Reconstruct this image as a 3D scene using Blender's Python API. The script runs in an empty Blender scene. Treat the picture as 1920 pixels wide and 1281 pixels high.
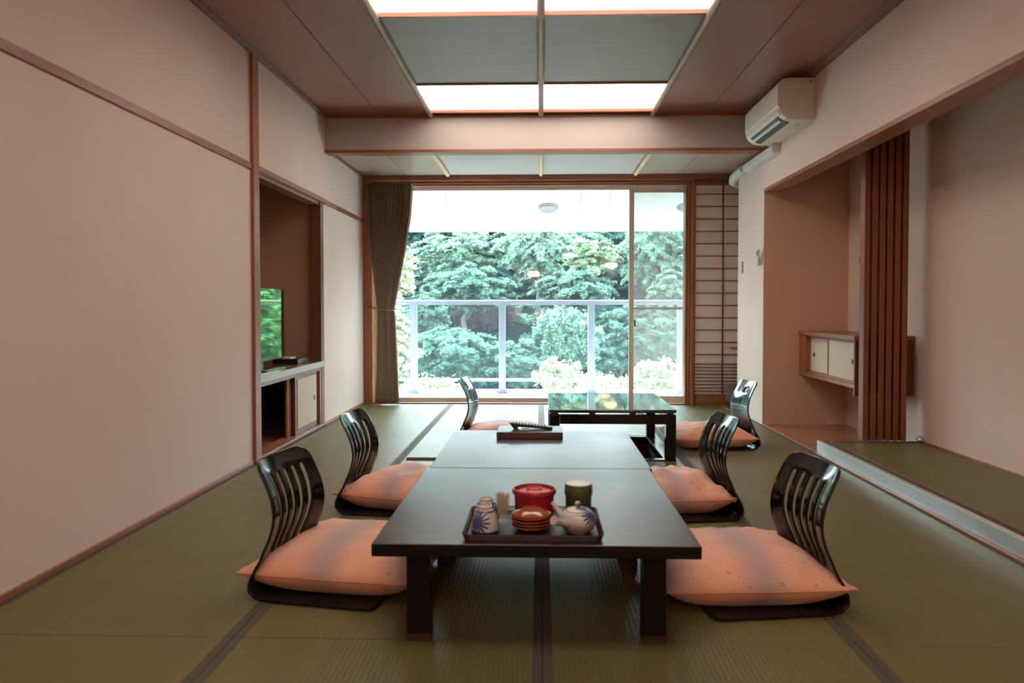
import bpy, bmesh, math, random
import numpy as np
from mathutils import Vector, Matrix
PI = math.pi
R_ = math.radians
random.seed(7); rng = np.random.default_rng(7)
scn = bpy.context.scene
C = scn.collection

# ------------------------------------------------------------------ camera
FPX, CH, YAW, PITCH = 1420.0, 0.984, 0.0296, 0.0258
cam_d = bpy.data.cameras.new('camera'); cam = bpy.data.objects.new('camera', cam_d); C.objects.link(cam)
cam.location = (0, 0, CH)
cam.rotation_euler = (PI/2 - PITCH, 0, YAW)
cam_d.sensor_width = 36.0
cam_d.lens = 36.0 * FPX / 1920.0
cam_d.shift_x = -0.00622
cam_d.shift_y = -0.01399
cam_d.dof.use_dof = True; cam_d.dof.focus_distance = 5.5; cam_d.dof.aperture_fstop = 4.0
cam_d.clip_start = 0.05; cam_d.clip_end = 400
scn.camera = cam

# ------------------------------------------------------------------ sky, sun, exposure
scn.view_settings.view_transform = 'Standard'
scn.view_settings.look = 'None'
scn.view_settings.gamma = 1.0
scn.view_settings.use_curve_mapping = False
scn.view_settings.exposure = 2.03
w = bpy.data.worlds.new('world'); scn.world = w; w.use_nodes = True
bg = w.node_tree.nodes['Background']
bg.inputs[0].default_value = (0.80, 0.94, 1.01, 1); bg.inputs[1].default_value = 4.5
sun_d = bpy.data.lights.new('sun', 'SUN'); sun = bpy.data.objects.new('sun', sun_d); C.objects.link(sun)
sun_d.energy = 10.0; sun_d.angle = R_(1.5); sun_d.color = (1.0, 0.95, 0.86)
sun.location = (-10, 30, 30)
sun.rotation_euler = Vector((-0.45, 0.55, 0.82)).to_track_quat('Z', 'Y').to_euler()
# daylight opening: a portal only guides sampling of the sky through the window
pl_d = bpy.data.lights.new('window_portal', 'AREA'); pl = bpy.data.objects.new('window_portal', pl_d); C.objects.link(pl)
pl_d.shape = 'RECTANGLE'; pl_d.size = 3.2; pl_d.size_y = 2.2; pl_d.cycles.is_portal = True
pl.location = (-0.13, 7.82, 1.12); pl.rotation_euler = (-PI/2, 0, 0)
cy = scn.cycles
cy.use_denoising = True
cy.max_bounces = 10; cy.diffuse_bounces = 6; cy.glossy_bounces = 5; cy.transmission_bounces = 8; cy.transparent_max_bounces = 24
cy.sample_clamp_indirect = 20.0
cy.caustics_reflective = False; cy.caustics_refractive = False
PANEL_E = 1.42        # luminous ceiling panels
LAMP_E = 14.0        # paper wall lamps at the back of the room

# ------------------------------------------------------------------ material helpers
def srgb(r, g, b):
    f = lambda c: (c/255/12.92) if c/255 <= 0.04045 else ((c/255+0.055)/1.055)**2.4
    return (f(r), f(g), f(b), 1)
def new_mat(name):
    m = bpy.data.materials.new(name); m.use_nodes = True
    nt = m.node_tree; b = nt.nodes['Principled BSDF']
    return m, nt, b
def nd(nt, t, **kw):
    n = nt.nodes.new(t)
    for k, v in kw.items(): setattr(n, k, v)
    return n
def ramp(nt, fac, stops):
    r = nt.nodes.new('ShaderNodeValToRGB'); e = r.color_ramp.elements
    while len(e) < len(stops): e.new(0.5)
    for i, (p, c) in enumerate(stops): e[i].position = p; e[i].color = c
    nt.links.new(fac, r.inputs[0]); return r.outputs[0]
def math_(nt, op, a, b=None, c=None):
    n = nt.nodes.new('ShaderNodeMath'); n.operation = op
    for i, v in enumerate((a, b, c)):
        if v is None: continue
        if isinstance(v, (int, float)): n.inputs[i].default_value = v
        else: nt.links.new(v, n.inputs[i])
    return n.outputs[0]
def mixc(nt, fac, a, b, mode='MIX'):
    n = nt.nodes.new('ShaderNodeMix'); n.data_type = 'RGBA'; n.blend_type = mode
    for i, v in ((0, fac), (6, a), (7, b)):
        if isinstance(v, (int, float)): n.inputs[i].default_value = v
        elif isinstance(v, tuple): n.inputs[i].default_value = v
        else: nt.links.new(v, n.inputs[i])
    return n.outputs[2]
def coords(nt, scale=(1, 1, 1), kind='Object', rot=(0, 0, 0)):
    t = nt.nodes.new('ShaderNodeTexCoord'); mp = nt.nodes.new('ShaderNodeMapping')
    mp.inputs['Scale'].default_value = scale; mp.inputs['Rotation'].default_value = rot
    nt.links.new(t.outputs[kind], mp.inputs[0]); return mp.outputs[0]
def noise(nt, vec, scale=5, detail=4, rough=0.5):
    n = nt.nodes.new('ShaderNodeTexNoise'); n.inputs['Scale'].default_value = scale
    n.inputs['Detail'].default_value = detail; n.inputs['Roughness'].default_value = rough
    nt.links.new(vec, n.inputs['Vector']); return n.outputs['Fac']
def bump(nt, b, h, strength=0.2, dist=0.01):
    n = nt.nodes.new('ShaderNodeBump'); n.inputs['Strength'].default_value = strength
    n.inputs['Distance'].default_value = dist; nt.links.new(h, n.inputs['Height'])
    nt.links.new(n.outputs[0], b.inputs['Normal'])
def mul(c, k): return (c[0]*k, c[1]*k, c[2]*k, 1)

def m_plain(name, col, rough=0.5, metal=0.0, spec=0.5, var=0.06, sc=6.0, bmp=0.0, coat=0.0):
    m, nt, b = new_mat(name)
    f = noise(nt, coords(nt), sc, 5)
    nt.links.new(ramp(nt, f, [(0.3, mul(col, 1-var)), (0.7, mul(col, 1+var))]), b.inputs['Base Color'])
    b.inputs['Roughness'].default_value = rough; b.inputs['Metallic'].default_value = metal
    b.inputs['Specular IOR Level'].default_value = spec
    b.inputs['Coat Weight'].default_value = coat; b.inputs['Coat Roughness'].default_value = 0.05
    if bmp: bump(nt, b, noise(nt, coords(nt), sc*40, 3), bmp, 0.002)
    return m
def m_wood(name, c1, c2, axis='y', rough=0.35, scale=1.0, spec=0.5, coat=0.0, bmp=0.05):
    m, nt, b = new_mat(name)
    s = {'x': (1, 14, 14), 'y': (14, 1, 14), 'z': (14, 14, 1)}[axis]
    v = coords(nt, tuple(k*scale for k in s))
    f = noise(nt, v, 2.2, 8, 0.62)
    f2 = noise(nt, v, 9.0, 4, 0.6)
    f = math_(nt, 'ADD', math_(nt, 'MULTIPLY', f, 0.7), math_(nt, 'MULTIPLY', f2, 0.3))
    nt.links.new(ramp(nt, f, [(0.32, c1), (0.68, c2)]), b.inputs['Base Color'])
    b.inputs['Roughness'].default_value = rough; b.inputs['Specular IOR Level'].default_value = spec
    b.inputs['Coat Weight'].default_value = coat; b.inputs['Coat Roughness'].default_value = 0.06
    if bmp: bump(nt, b, f, bmp, 0.003)
    return m
def m_emit(name, col, s, tex=None):
    m, nt, b = new_mat(name)
    b.inputs['Base Color'].default_value = (0.8, 0.8, 0.8, 1)
    b.inputs['Emission Color'].default_value = col; b.inputs['Emission Strength'].default_value = s
    return m
def m_glass(name, tint=(1, 1, 1, 1), f0=0.04, haze=0.0, hazec=(0.8, 0.85, 0.9, 1)):
    m = bpy.data.materials.new(name); m.use_nodes = True; nt = m.node_tree; nt.nodes.clear()
    out = nt.nodes.new('ShaderNodeOutputMaterial'); tr = nt.nodes.new('ShaderNodeBsdfTransparent'); tr.inputs[0].default_value = tint
    gl = nt.nodes.new('ShaderNodeBsdfGlossy'); gl.inputs['Roughness'].default_value = 0.01
    fr = nt.nodes.new('ShaderNodeFresnel'); fr.inputs[0].default_value = 1.45
    geo = nt.nodes.new('ShaderNodeNewGeometry'); fm = math_(nt, 'MULTIPLY', fr.outputs[0], math_(nt, 'SUBTRACT', 1.0, geo.outputs['Backfacing']))
    mx = nt.nodes.new('ShaderNodeMixShader'); nt.links.new(fm, mx.inputs[0])
    nt.links.new(tr.outputs[0], mx.inputs[1]); nt.links.new(gl.outputs[0], mx.inputs[2])
    last = mx.outputs[0]
    if haze:
        df = nt.nodes.new('ShaderNodeBsdfDiffuse'); df.inputs[0].default_value = hazec
        tl = nt.nodes.new('ShaderNodeBsdfTranslucent'); tl.inputs[0].default_value = hazec
        ad = nt.nodes.new('ShaderNodeMixShader'); ad.inputs[0].default_value = 0.5
        nt.links.new(df.outputs[0], ad.inputs[1]); nt.links.new(tl.outputs[0], ad.inputs[2])
        m2 = nt.nodes.new('ShaderNodeMixShader'); m2.inputs[0].default_value = haze
        nt.links.new(last, m2.inputs[1]); nt.links.new(ad.outputs[0], m2.inputs[2]); last = m2.outputs[0]
    nt.links.new(last, out.inputs[0]); return m

# ------------------------------------------------------------------ mesh helpers
class MB:
    def __init__(s): s.v = []; s.f = []; s.mi = []; s.cur = 0
    def add(s, vs, fs):
        o = len(s.v); s.v += [tuple(p) for p in vs]
        for f in fs: s.f.append(tuple(i+o for i in f)); s.mi.append(s.cur)
        return s
    def box(s, x0, x1, y0, y1, z0, z1):
        vs = [(x, y, z) for x in (x0, x1) for y in (y0, y1) for z in (z0, z1)]
        return s.add(vs, [(0, 1, 3, 2), (4, 6, 7, 5), (0, 4, 5, 1), (2, 3, 7, 6), (0, 2, 6, 4), (1, 5, 7, 3)])
    def tube(s, pts, r, n=12, cap=True):
        pts = [Vector(p) for p in pts]; rs = r if isinstance(r, (list, tuple)) else [r]*len(pts)
        o = len(s.v); up = None
        for i, p in enumerate(pts):
            d = (pts[min(i+1, len(pts)-1)] - pts[max(i-1, 0)]).normalized()
            if up is None: up = Vector((0, 0, 1)) if abs(d.z) < 0.9 else Vector((1, 0, 0))
            a = d.cross(up).normalized(); b2 = a.cross(d).normalized(); up = b2
            for k in range(n):
                t = 2*PI*k/n; q = p + (a*math.cos(t)+b2*math.sin(t))*rs[i]; s.v.append(tuple(q))
        for i in range(len(pts)-1):
            for k in range(n):
                a0 = o+i*n+k; a1 = o+i*n+(k+1) % n
                s.f.append((a0, a1, a1+n, a0+n)); s.mi.append(s.cur)
        if cap:
            s.f.append(tuple(o+k for k in range(n-1, -1, -1))); s.mi.append(s.cur)
            e = o+(len(pts)-1)*n; s.f.append(tuple(e+k for k in range(n))); s.mi.append(s.cur)
        return s
    def lathe(s, prof, cx=0, cy=0, cz=0, n=40, sx=1, sy=1):
        o = len(s.v)
        for r, z in prof:
            for k in range(n):
                t = 2*PI*k/n; s.v.append((cx+r*math.cos(t)*sx, cy+r*math.sin(t)*sy, cz+z))
        for i in range(len(prof)-1):
            for k in range(n):
                a0 = o+i*n+k; a1 = o+i*n+(k+1) % n
                s.f.append((a0, a1, a1+n, a0+n)); s.mi.append(s.cur)
        for i, rev in ((0, True), (len(prof)-1, False)):
            if prof[i][0] > 1e-5:
                ring = [o+i*n+k for k in range(n)]
                s.f.append(tuple(ring[::-1] if rev else ring)); s.mi.append(s.cur)
        return s
    def prism(s, poly, axis, a0, a1):
        """poly: list of 2-D points; extruded along axis from a0 to a1"""
        def P(u, v, a):
            return {'x': (a, u, v), 'y': (u, a, v), 'z': (u, v, a)}[axis]
        n = len(poly); vs = [P(u, v, a0) for u, v in poly]+[P(u, v, a1) for u, v in poly]
        fs = [tuple(range(n-1, -1, -1)), tuple(range(n, 2*n))]+[(i, (i+1) % n, n+(i+1) % n, n+i) for i in range(n)]
        return s.add(vs, fs)
    def build(s, name, mats, parent=None, smooth=False, bevel=0.0, loc=None, seg=2, weld=False):
        me = bpy.data.meshes.new(name); me.from_pydata(s.v, [], s.f)
        mats = mats if isinstance(mats, (list, tuple)) else [mats]
        for m in mats: me.materials.append(m)
        if len(mats) > 1: me.polygons.foreach_set('material_index', s.mi)
        bm = bmesh.new(); bm.from_mesh(me)
        if weld: bmesh.ops.remove_doubles(bm, verts=bm.verts, dist=1e-5)
        bmesh.ops.recalc_face_normals(bm, faces=bm.faces)
        if bevel:
            es = [e for e in bm.edges if len(e.link_faces) == 2 and e.calc_face_angle(0) > 0.6]
            bmesh.ops.bevel(bm, geom=es, offset=bevel, segments=seg, affect='EDGES', profile=0.5, clamp_overlap=True)
        bm.to_mesh(me); bm.free()
        if smooth or bevel:
            me.polygons.foreach_set('use_smooth', [True]*len(me.polygons))
            me.set_sharp_from_angle(angle=R_(35 if not bevel else 50))
        o = bpy.data.objects.new(name, me); C.objects.link(o)
        if parent: o.parent = parent
        if loc: o.location = loc
        if bevel:
            wn = o.modifiers.new('wn', 'WEIGHTED_NORMAL'); wn.keep_sharp = True
        return o
def tag(o, label=None, cat=None, group=None, kind=None):
    if label: o['label'] = label
    if cat: o['category'] = cat
    if group: o['group'] = group
    if kind: o['kind'] = kind
    return o
def thing(name, label, cat, loc=(0, 0, 0), rz=0, group=None):
    o = bpy.data.objects.new(name, None); C.objects.link(o); o.location = loc; o.rotation_euler = (0, 0, rz)
    o.empty_display_size = 0.1
    return tag(o, label, cat, group)
def struct(mb, name, mats, parent=None, **kw):
    o = mb.build(name, mats, parent, **kw)
    if not parent: o['kind'] = 'structure'
    return o
def bx(*a): return MB().box(*a)
def copy_tree(o, parent=None):
    c = o.copy(); C.objects.link(c)
    if parent: c.parent = parent
    for ch in [k for k in bpy.data.objects if k.parent == o and k is not c]: copy_tree(ch, c)
    return c
def rrect(w, d, r, n=6, cx=0, cy=0, corners=(1, 1, 1, 1)):
    """rounded rectangle outline, corners order: ++, -+, --, +-"""
    pts = []
    for i, (sx, sy, a0) in enumerate(((1, 1, 0), (-1, 1, 90), (-1, -1, 180), (1, -1, 270))):
        rr = r if corners[i] else 0.0
        for k in range((n+1) if corners[i] else 1):
            a = R_(a0+90*k/n); pts.append((cx+sx*(w/2-rr)+rr*math.cos(a), cy+sy*(d/2-rr)+rr*math.sin(a)))
    return pts

# ------------------------------------------------------------------ materials
def make_plaster(name, col):
    m, nt, b = new_mat(name)
    v = coords(nt); f = noise(nt, v, 1.3, 5, 0.55); g = noise(nt, v, 260, 3, 0.6)
    nt.links.new(ramp(nt, f, [(0.3, mul(col, 0.96)), (0.7, mul(col, 1.03))]), b.inputs['Base Color'])
    b.inputs['Roughness'].default_value = 0.85; b.inputs['Specular IOR Level'].default_value = 0.25
    bump(nt, b, g, 0.25, 0.0015); return m
M = {}
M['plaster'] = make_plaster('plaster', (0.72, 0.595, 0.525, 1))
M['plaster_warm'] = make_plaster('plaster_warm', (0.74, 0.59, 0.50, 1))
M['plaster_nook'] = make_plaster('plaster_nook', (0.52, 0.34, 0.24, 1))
M['wood_y'] = m_wood('wood_red_y', (0.23, 0.085, 0.04, 1), (0.36, 0.15, 0.075, 1), 'y')
M['wood_x'] = m_wood('wood_red_x', (0.20, 0.07, 0.035, 1), (0.33, 0.13, 0.065, 1), 'x')
M['wood_z'] = m_wood('wood_red_z', (0.24, 0.085, 0.035, 1), (0.38, 0.15, 0.07, 1), 'z')
M['wood_dark_z'] = m_wood('wood_dark_z', (0.12, 0.035, 0.015, 1), (0.20, 0.065, 0.03, 1), 'z')
M['lattice'] = m_wood('wood_lattice', (0.19, 0.055, 0.02, 1), (0.29, 0.09, 0.035, 1), 'z', rough=0.4)
M['wood_floor'] = m_wood('wood_floor', (0.26, 0.10, 0.05, 1), (0.42, 0.18, 0.10, 1), 'x', rough=0.22)
M['pole'] = m_wood('pole_wood', (0.24, 0.17, 0.13, 1), (0.36, 0.27, 0.21, 1), 'y', rough=0.45)
M['pole_pale'] = m_wood('pole_pale_wood', (0.70, 0.46, 0.28, 1), (0.80, 0.56, 0.36, 1), 'y', rough=0.5)
M['ceil_brown'] = m_wood('ceil_brown', (0.29, 0.14, 0.095, 1), (0.33, 0.165, 0.115, 1), 'y', rough=0.36, bmp=0.0)
M['ceil_beige'] = m_wood('ceil_beige', (0.36, 0.28, 0.22, 1), (0.41, 0.32, 0.25, 1), 'y', rough=0.4, bmp=0.0)
M['ceil_green'] = m_wood('ceil_green', (0.29, 0.29, 0.25, 1), (0.33, 0.33, 0.285, 1), 'x', rough=0.5, bmp=0.0)
M['dark_gap'] = m_plain('dark_gap', (0.012, 0.009, 0.008, 1), 0.8)
M['cream_door'] = make_plaster('cream_paper', (0.62, 0.52, 0.40, 1))
M['heri'] = m_plain('heri_cloth', (0.085, 0.068, 0.05, 1), 0.75, bmp=0.3)
M['alu'] = m_plain('aluminium_beige', (0.66, 0.60, 0.55, 1), 0.4, 0.0)
M['rail_white'] = m_plain('railing_enamel', (0.31, 0.36, 0.46, 1), 0.35, 0.1)
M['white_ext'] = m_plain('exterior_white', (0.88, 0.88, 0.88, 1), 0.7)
M['ac_white'] = m_plain('appliance_white', (0.66, 0.63, 0.58, 1), 0.35)
M['black'] = m_plain('black_plastic', (0.014, 0.014, 0.015, 1), 0.35)
M['lacquer'] = m_plain('black_lacquer', (0.007, 0.006, 0.006, 1), 0.2, spec=0.35)
M['steel'] = m_plain('brushed_steel', (0.55, 0.57, 0.55, 1), 0.33, 0.9)
M['glass'] = m_glass('window_glass', (0.97, 1.0, 0.995, 1), haze=0.022, hazec=(0.60, 0.78, 0.95, 1))  # bluish haze mixed into the pane imitates veiling glare over the view
M['rail_glass'] = m_glass('railing_glass', (0.94, 0.99, 0.98, 1), haze=0.004)
M['screen'] = m_glass('insect_screen', (0.92, 0.92, 0.92, 1), haze=0.17, hazec=(0.45, 0.42, 0.38, 1))

def make_tatami(name, c1, c2):
    m, nt, b = new_mat(name)
    t = nt.nodes.new('ShaderNodeTexCoord')
    sep = nt.nodes.new('ShaderNodeSeparateXYZ'); nt.links.new(t.outputs['Object'], sep.inputs[0])
    # ribs across the mat every 15 mm, fine rush strands along
    ribs = math_(nt, 'ABSOLUTE', math_(nt, 'SINE', math_(nt, 'MULTIPLY', sep.outputs[0], PI/0.016)))
    st = math_(nt, 'ABSOLUTE', math_(nt, 'SINE', math_(nt, 'MULTIPLY', sep.outputs[1], PI/0.010)))
    v = coords(nt, (6, 1.2, 1)); f = noise(nt, v, 3.0, 6, 0.6)
    fine = noise(nt, coords(nt, (300, 40, 1)), 1.0, 2)
    ff = math_(nt, 'ADD', math_(nt, 'MULTIPLY', f, 0.7), math_(nt, 'MULTIPLY', fine, 0.3))
    col = ramp(nt, ff, [(0.3, c1), (0.7, c2)])
    dark = mixc(nt, math_(nt, 'MULTIPLY', math_(nt, 'POWER', math_(nt, 'SUBTRACT', 1.0, ribs), 3.0), 0.35), col, mul(c1, 0.55))
    nt.links.new(dark, b.inputs['Base Color'])
    b.inputs['Roughness'].default_value = 0.42; b.inputs['Specular IOR Level'].default_value = 0.4
    h = math_(nt, 'ADD', math_(nt, 'MULTIPLY', ribs, 1.0), math_(nt, 'MULTIPLY', st, 0.35))
    bump(nt, b, h, 0.30, 0.002); return m
M['tatami'] = make_tatami('tatami_rush', (0.140, 0.115, 0.043, 1), (0.180, 0.150, 0.058, 1))
M['half_mat'] = make_tatami('half_mat_rush', (0.18, 0.19, 0.10, 1), (0.22, 0.23, 0.125, 1))

# ------------------------------------------------------------------ constants
LX, RX = -1.80, 1.86          # side walls
WY = 7.70                     # window wall, inner face
BY = -2.4                     # wall behind the camera
ZC, ZL = 2.585, 2.315         # upper and lower ceiling
PY0, PY1 = 4.665, 4.76        # post on the left wall
AY1 = 6.24                    # far side of the television alcove

# ------------------------------------------------------------------ floor
def floor_piece(mb, x0, x1, y0, y1, hole=None):
    mb.box(x0, x1, y0, y1, -0.05, 0.0)
pit = (0.05, 0.875, 4.85, 5.82)
f = MB()
cols = [(LX, -0.915), (-0.915, 0.005), (0.005, 0.925), (0.925, RX)]
seams = [BY, -1.43, 0.39, 2.21, 4.02, 5.82, 7.68]
hw = 0.027
for ci, (x0, x1) in enumerate(cols):
    for j in range(len(seams)-1):
        y0, y1 = seams[j]+0.0015, seams[j+1]-0.0015
        a, b_ = x0+0.001, x1-0.001
        segs = [(a, b_, y0, y1)]
        if ci == 2 and seams[j] > 4.0 and seams[j] < 5.0:
            segs = [(a, b_, y0, pit[2]), (a, pit[0], pit[2], y1), (pit[1], b_, pit[2], y1)]
        for (xa, xb, ya, yb) in segs:
            f.cur = 0; f.box(xa, xb, ya, yb, -0.05, 0.0)
        f.cur = 1
        for (xa, xb) in ((a, a+hw), (b_-hw, b_)):
            if ci == 2 and 4.0 < seams[j] < 5.0 and False: continue
            f.box(xa, xb, y0, y1, -0.001, 0.0015)
f.cur = 2
f.box(LX-0.8, 3.0, BY-0.2, pit[2]-0.0, -0.16, -0.055)
f.box(LX-0.8, pit[0]-0.0, pit[2], 8.0, -0.16, -0.055)
f.box(pit[1], 3.0, pit[2], 8.0, -0.16, -0.055)
f.box(pit[0], pit[1], pit[3], 8.0, -0.16, -0.055)
struct(f, 'floor', [M['tatami'], M['heri'], M['dark_gap']])

# sunken footwell below the low table by the window
t = thing('footwell', 'square sunken footwell with black rim in the mats below the glossy low table', 'footwell', (0.4625, 5.335, 0))
fx, fy = (pit[1]-pit[0])/2, (pit[3]-pit[2])/2
rw = 0.075
rim = MB()
rim.box(-fx+.001, fx-.001, -fy+.001, -fy+rw, -0.05, 0.004).box(-fx+.001, fx-.001, fy-rw, fy-.001, -0.05, 0.004)
rim.box(-fx+.001, -fx+rw, -fy+rw, fy-rw, -0.05, 0.004).box(fx-rw, fx-.001, -fy+rw, fy-rw, -0.05, 0.004)
rim.build('rim', M['lacquer'], t, bevel=0.002)
wl = MB()
a, b_ = fx-rw, fy-rw
wl.box(-a, a, -b_, b_, -0.42, -0.40)
wl.box(-a-.02, -a, -b_-.02, b_+.02, -0.42, -0.0501).box(a, a+.02, -b_-.02, b_+.02, -0.42, -0.0501)
wl.box(-a, a, -b_-.02, -b_, -0.42, -0.0501).box(-a, a, b_, b_+.02, -0.42, -0.0501)
wl.build('well', m_wood('well_wood', (0.06, 0.02, 0.012, 1), (0.10, 0.035, 0.02, 1), 'x'), t)
o = bx(0.27, 0.335, -fy+0.012, -fy+0.05, 0.0042, 0.010).build('latch', M['steel'], t, bevel=0.002)
tag(o, 'small chrome latch on the black rim')

# half mat beside the footwell
t = MB()
t.box(-0.425, 0.425, -0.45, 0.45, 0, 0.014)
o = t.build('half_mat', M['half_mat'], bevel=0.003, loc=(-0.445, 5.305, 0.0016))
tag(o, 'square pale green half mat lying between dark mat borders beside the footwell', 'mat')

# ------------------------------------------------------------------ left wall with the television alcove
wl_ = MB()
T = 0.12
wl_.box(LX-T, LX, BY, PY0+0.02, -0.05, ZC+.05)
wl_.box(LX-T, LX, PY1-0.02, AY1+0.0, 1.885, ZC+.05)
wl_.box(LX-T, LX, AY1, WY+0.2, -0.05, ZC+.05)
struct(wl_, 'wall_left', M['plaster'])
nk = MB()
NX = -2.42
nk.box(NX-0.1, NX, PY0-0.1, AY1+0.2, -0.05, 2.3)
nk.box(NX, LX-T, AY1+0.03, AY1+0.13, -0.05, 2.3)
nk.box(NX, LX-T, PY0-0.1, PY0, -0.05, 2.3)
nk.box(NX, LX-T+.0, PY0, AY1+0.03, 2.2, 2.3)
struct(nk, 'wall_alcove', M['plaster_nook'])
struct(bx(NX, LX-0.0, PY0, AY1+0.03, -0.05, 0.012), 'floor_alcove', M['wood_floor'])
tr = MB()
tr.box(LX, LX+0.012, BY, PY0, 1.842, 1.880)                   # rail before the post
tr.box(LX, LX+0.012, AY1, WY-.06, 1.842, 1.880)
tr.box(LX, LX+0.012, PY1, AY1, 1.852, 1.885)
struct(tr, 'trim_1', M['wood_y'], bevel=0.002)
struct(bx(LX-T, LX+0.022, PY0, PY1, 0, ZC), 'trim_2', M['wood_z'], bevel=0.003)         # post
tr = MB()
tr.box(LX-0.10, LX-0.002, AY1-0.075, AY1+0.029, 0.012, 1.852)     # far jamb
struct(tr, 'trim_3', M['wood_dark_z'], bevel=0.002)
tr = MB()
for k in range(3): tr.box(LX-0.10+k*0.034, LX-0.10+k*0.034+0.016, PY1, AY1-0.0, 1.826, 1.852)
tr.box(LX-0.118, LX+0.0, PY1, AY1, 1.852, 1.884)
struct(tr, 'trim_4', M['wood_y'])                                # grooved alcove head
tr = MB()
tr.box(LX, LX+0.012, BY, PY0, 0.0017, 0.028); tr.box(LX, LX+0.012, AY1, WY-.06, 0.0017, 0.028)
struct(tr, 'baseboard_left', M['wood_y'], bevel=0.002)
struct(bx(LX-0.10, LX+0.014, PY1, AY1, 0.0123, 0.03), 'trim_5', M['wood_y'], bevel=0.002)

# worktop of the alcove and cabinet below
ct = MB(); ct.cur = 0; ct.box(NX+.001, LX-0.002, PY1+.001, AY1-0.0765, 0.50, 0.543); ct.cur = 1; ct.box(LX-.0018, LX+0.010, PY1+.001, AY1+0.0, 0.498, 0.545)
o = ct.build('alcove_counter', [m_wood('counter_wood', (0.16, 0.07, 0.045, 1), (0.27, 0.13, 0.09, 1), 'y', rough=0.25), m_plain('counter_edge', (0.50, 0.47, 0.43, 1), 0.4)], bevel=0.002)
tag(o, 'dark wooden counter with pale front edge in the television alcove', 'counter')
t = thing('sliding_door_cabinet', 'low alcove cabinet with cream sliding door and one dark open side', 'cabinet', (LX-0.05, 5.45, 0.03))
cb = MB()
cb.box(-0.045, 0.045, AY1-5.45-0.115, AY1-5.45-0.078, 0, 0.467)
cb.box(-0.045, 0.045, -0.68, AY1-5.45-0.116, 0.44, 0.467)
cb.build('frame', M['wood_z'], t, bevel=0.002)
ln_ = MB(); ln_.box(-0.56, -0.55, -0.68, 0.77, 0, 0.467).box(-0.549, -0.05, 0.71, 0.72, 0, 0.467).box(-0.549, -0.05, -0.68, -0.67, 0, 0.467).box(-0.549, -0.05, -0.669, 0.709, 0.455, 0.467)  # black sheets stand in for the shade inside the open cabinet
ln_.build('shade_lining', M['dark_gap'], t)
d = MB(); d.box(0.012, 0.03, 0.10, 0.64, 0.002, 0.438); dd = d.build('door', M['wood_dark_z'], t, bevel=0.002)
p = bx(0.0285, 0.034, 0.145, 0.618, 0.045, 0.415).build('door_panel', M['cream_door'], dd); tag(p, 'cream papered panel of the sliding door')
h = MB().lathe([(0.0, 0), (0.016, 0), (0.016, 0.003), (0.0, 0.003)], n=20).build('door_pull', M['black'], dd)
h.rotation_euler = (0, PI/2, 0); h.location = (0.034, 0.56, 0.235); h.scale = (1.3, 1, 1)
d = MB(); d.box(-0.02, -0.002, 0.02, 0.55, 0.002, 0.438); d.build('door', M['wood_z'], t, bevel=0.002)
# small black fridge inside the open half
t = thing('mini_fridge', 'small black fridge with chrome hinges inside the dark open cabinet', 'fridge', (-2.14, 5.0, 0.0125))
bx(-0.22, 0.16, -0.19, 0.19, 0, 0.44).build('body', M['black'], t, bevel=0.006)
bx(0.165, 0.19, -0.19, 0.19, 0.01, 0.44).build('door', M['black'], t, bevel=0.005)
for z in (0.1, 0.3): bx(0.191, 0.20, -0.15, -0.12, z, z+0.06).build('hinge', M['steel'], t, bevel=0.002)

# ------------------------------------------------------------------ television
t = thing('television', 'flat television mirroring green trees on the alcove counter', 'television', (-1.97, 5.30, 0.5432))
tvb = MB(); tvb.box(-0.045, 0.0, -0.46, 0.46, 0.055, 0.585); tvb.box(-0.075, -0.044, -0.3, 0.3, 0.12, 0.42)
tvb.build('casing', M['black'], t, bevel=0.006)
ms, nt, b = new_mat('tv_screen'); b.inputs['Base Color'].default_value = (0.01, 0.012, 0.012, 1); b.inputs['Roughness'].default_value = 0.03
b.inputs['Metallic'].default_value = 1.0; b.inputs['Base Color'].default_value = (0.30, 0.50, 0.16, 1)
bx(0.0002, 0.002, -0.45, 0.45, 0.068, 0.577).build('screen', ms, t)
bx(-0.035, -0.012, -0.05, 0.05, 0.01, 0.06).build('neck', M['black'], t)
MB().prism(rrect(0.20, 0.44, 0.03), 'z', 0.0, 0.010).build('foot', M['lacquer'], t, bevel=0.002)
t = thing('recorder', 'flat black recorder box on the counter beside the television', 'recorder', (-1.98, 5.93, 0.5434))
bx(-0.10, 0.10, -0.13, 0.13, 0.004, 0.042).build('body', M['black'], t, bevel=0.003)
for sx in (-1, 1):
    for sy in (-1, 1): MB().lathe([(0.012, 0), (0.012, 0.0045)], sx*0.07, sy*0.10, n=12).build('foot', M['black'], t)
bx(0.1003, 0.1015, -0.03, 0.03, 0.012, 0.024).build('display', m_plain('display_grey', (0.06, 0.06, 0.065, 1), 0.1), t)
o = MB().box(-0.05, 0.05, -0.07, 0.07, 0, 0.011).build('paper_card', m_plain('paper', (0.6, 0.58, 0.55, 1), 0.7), bevel=0.001, loc=(-1.99, 5.87, 0.5855)); tag(o, 'white folded card lying on the black recorder box', 'card')

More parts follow.
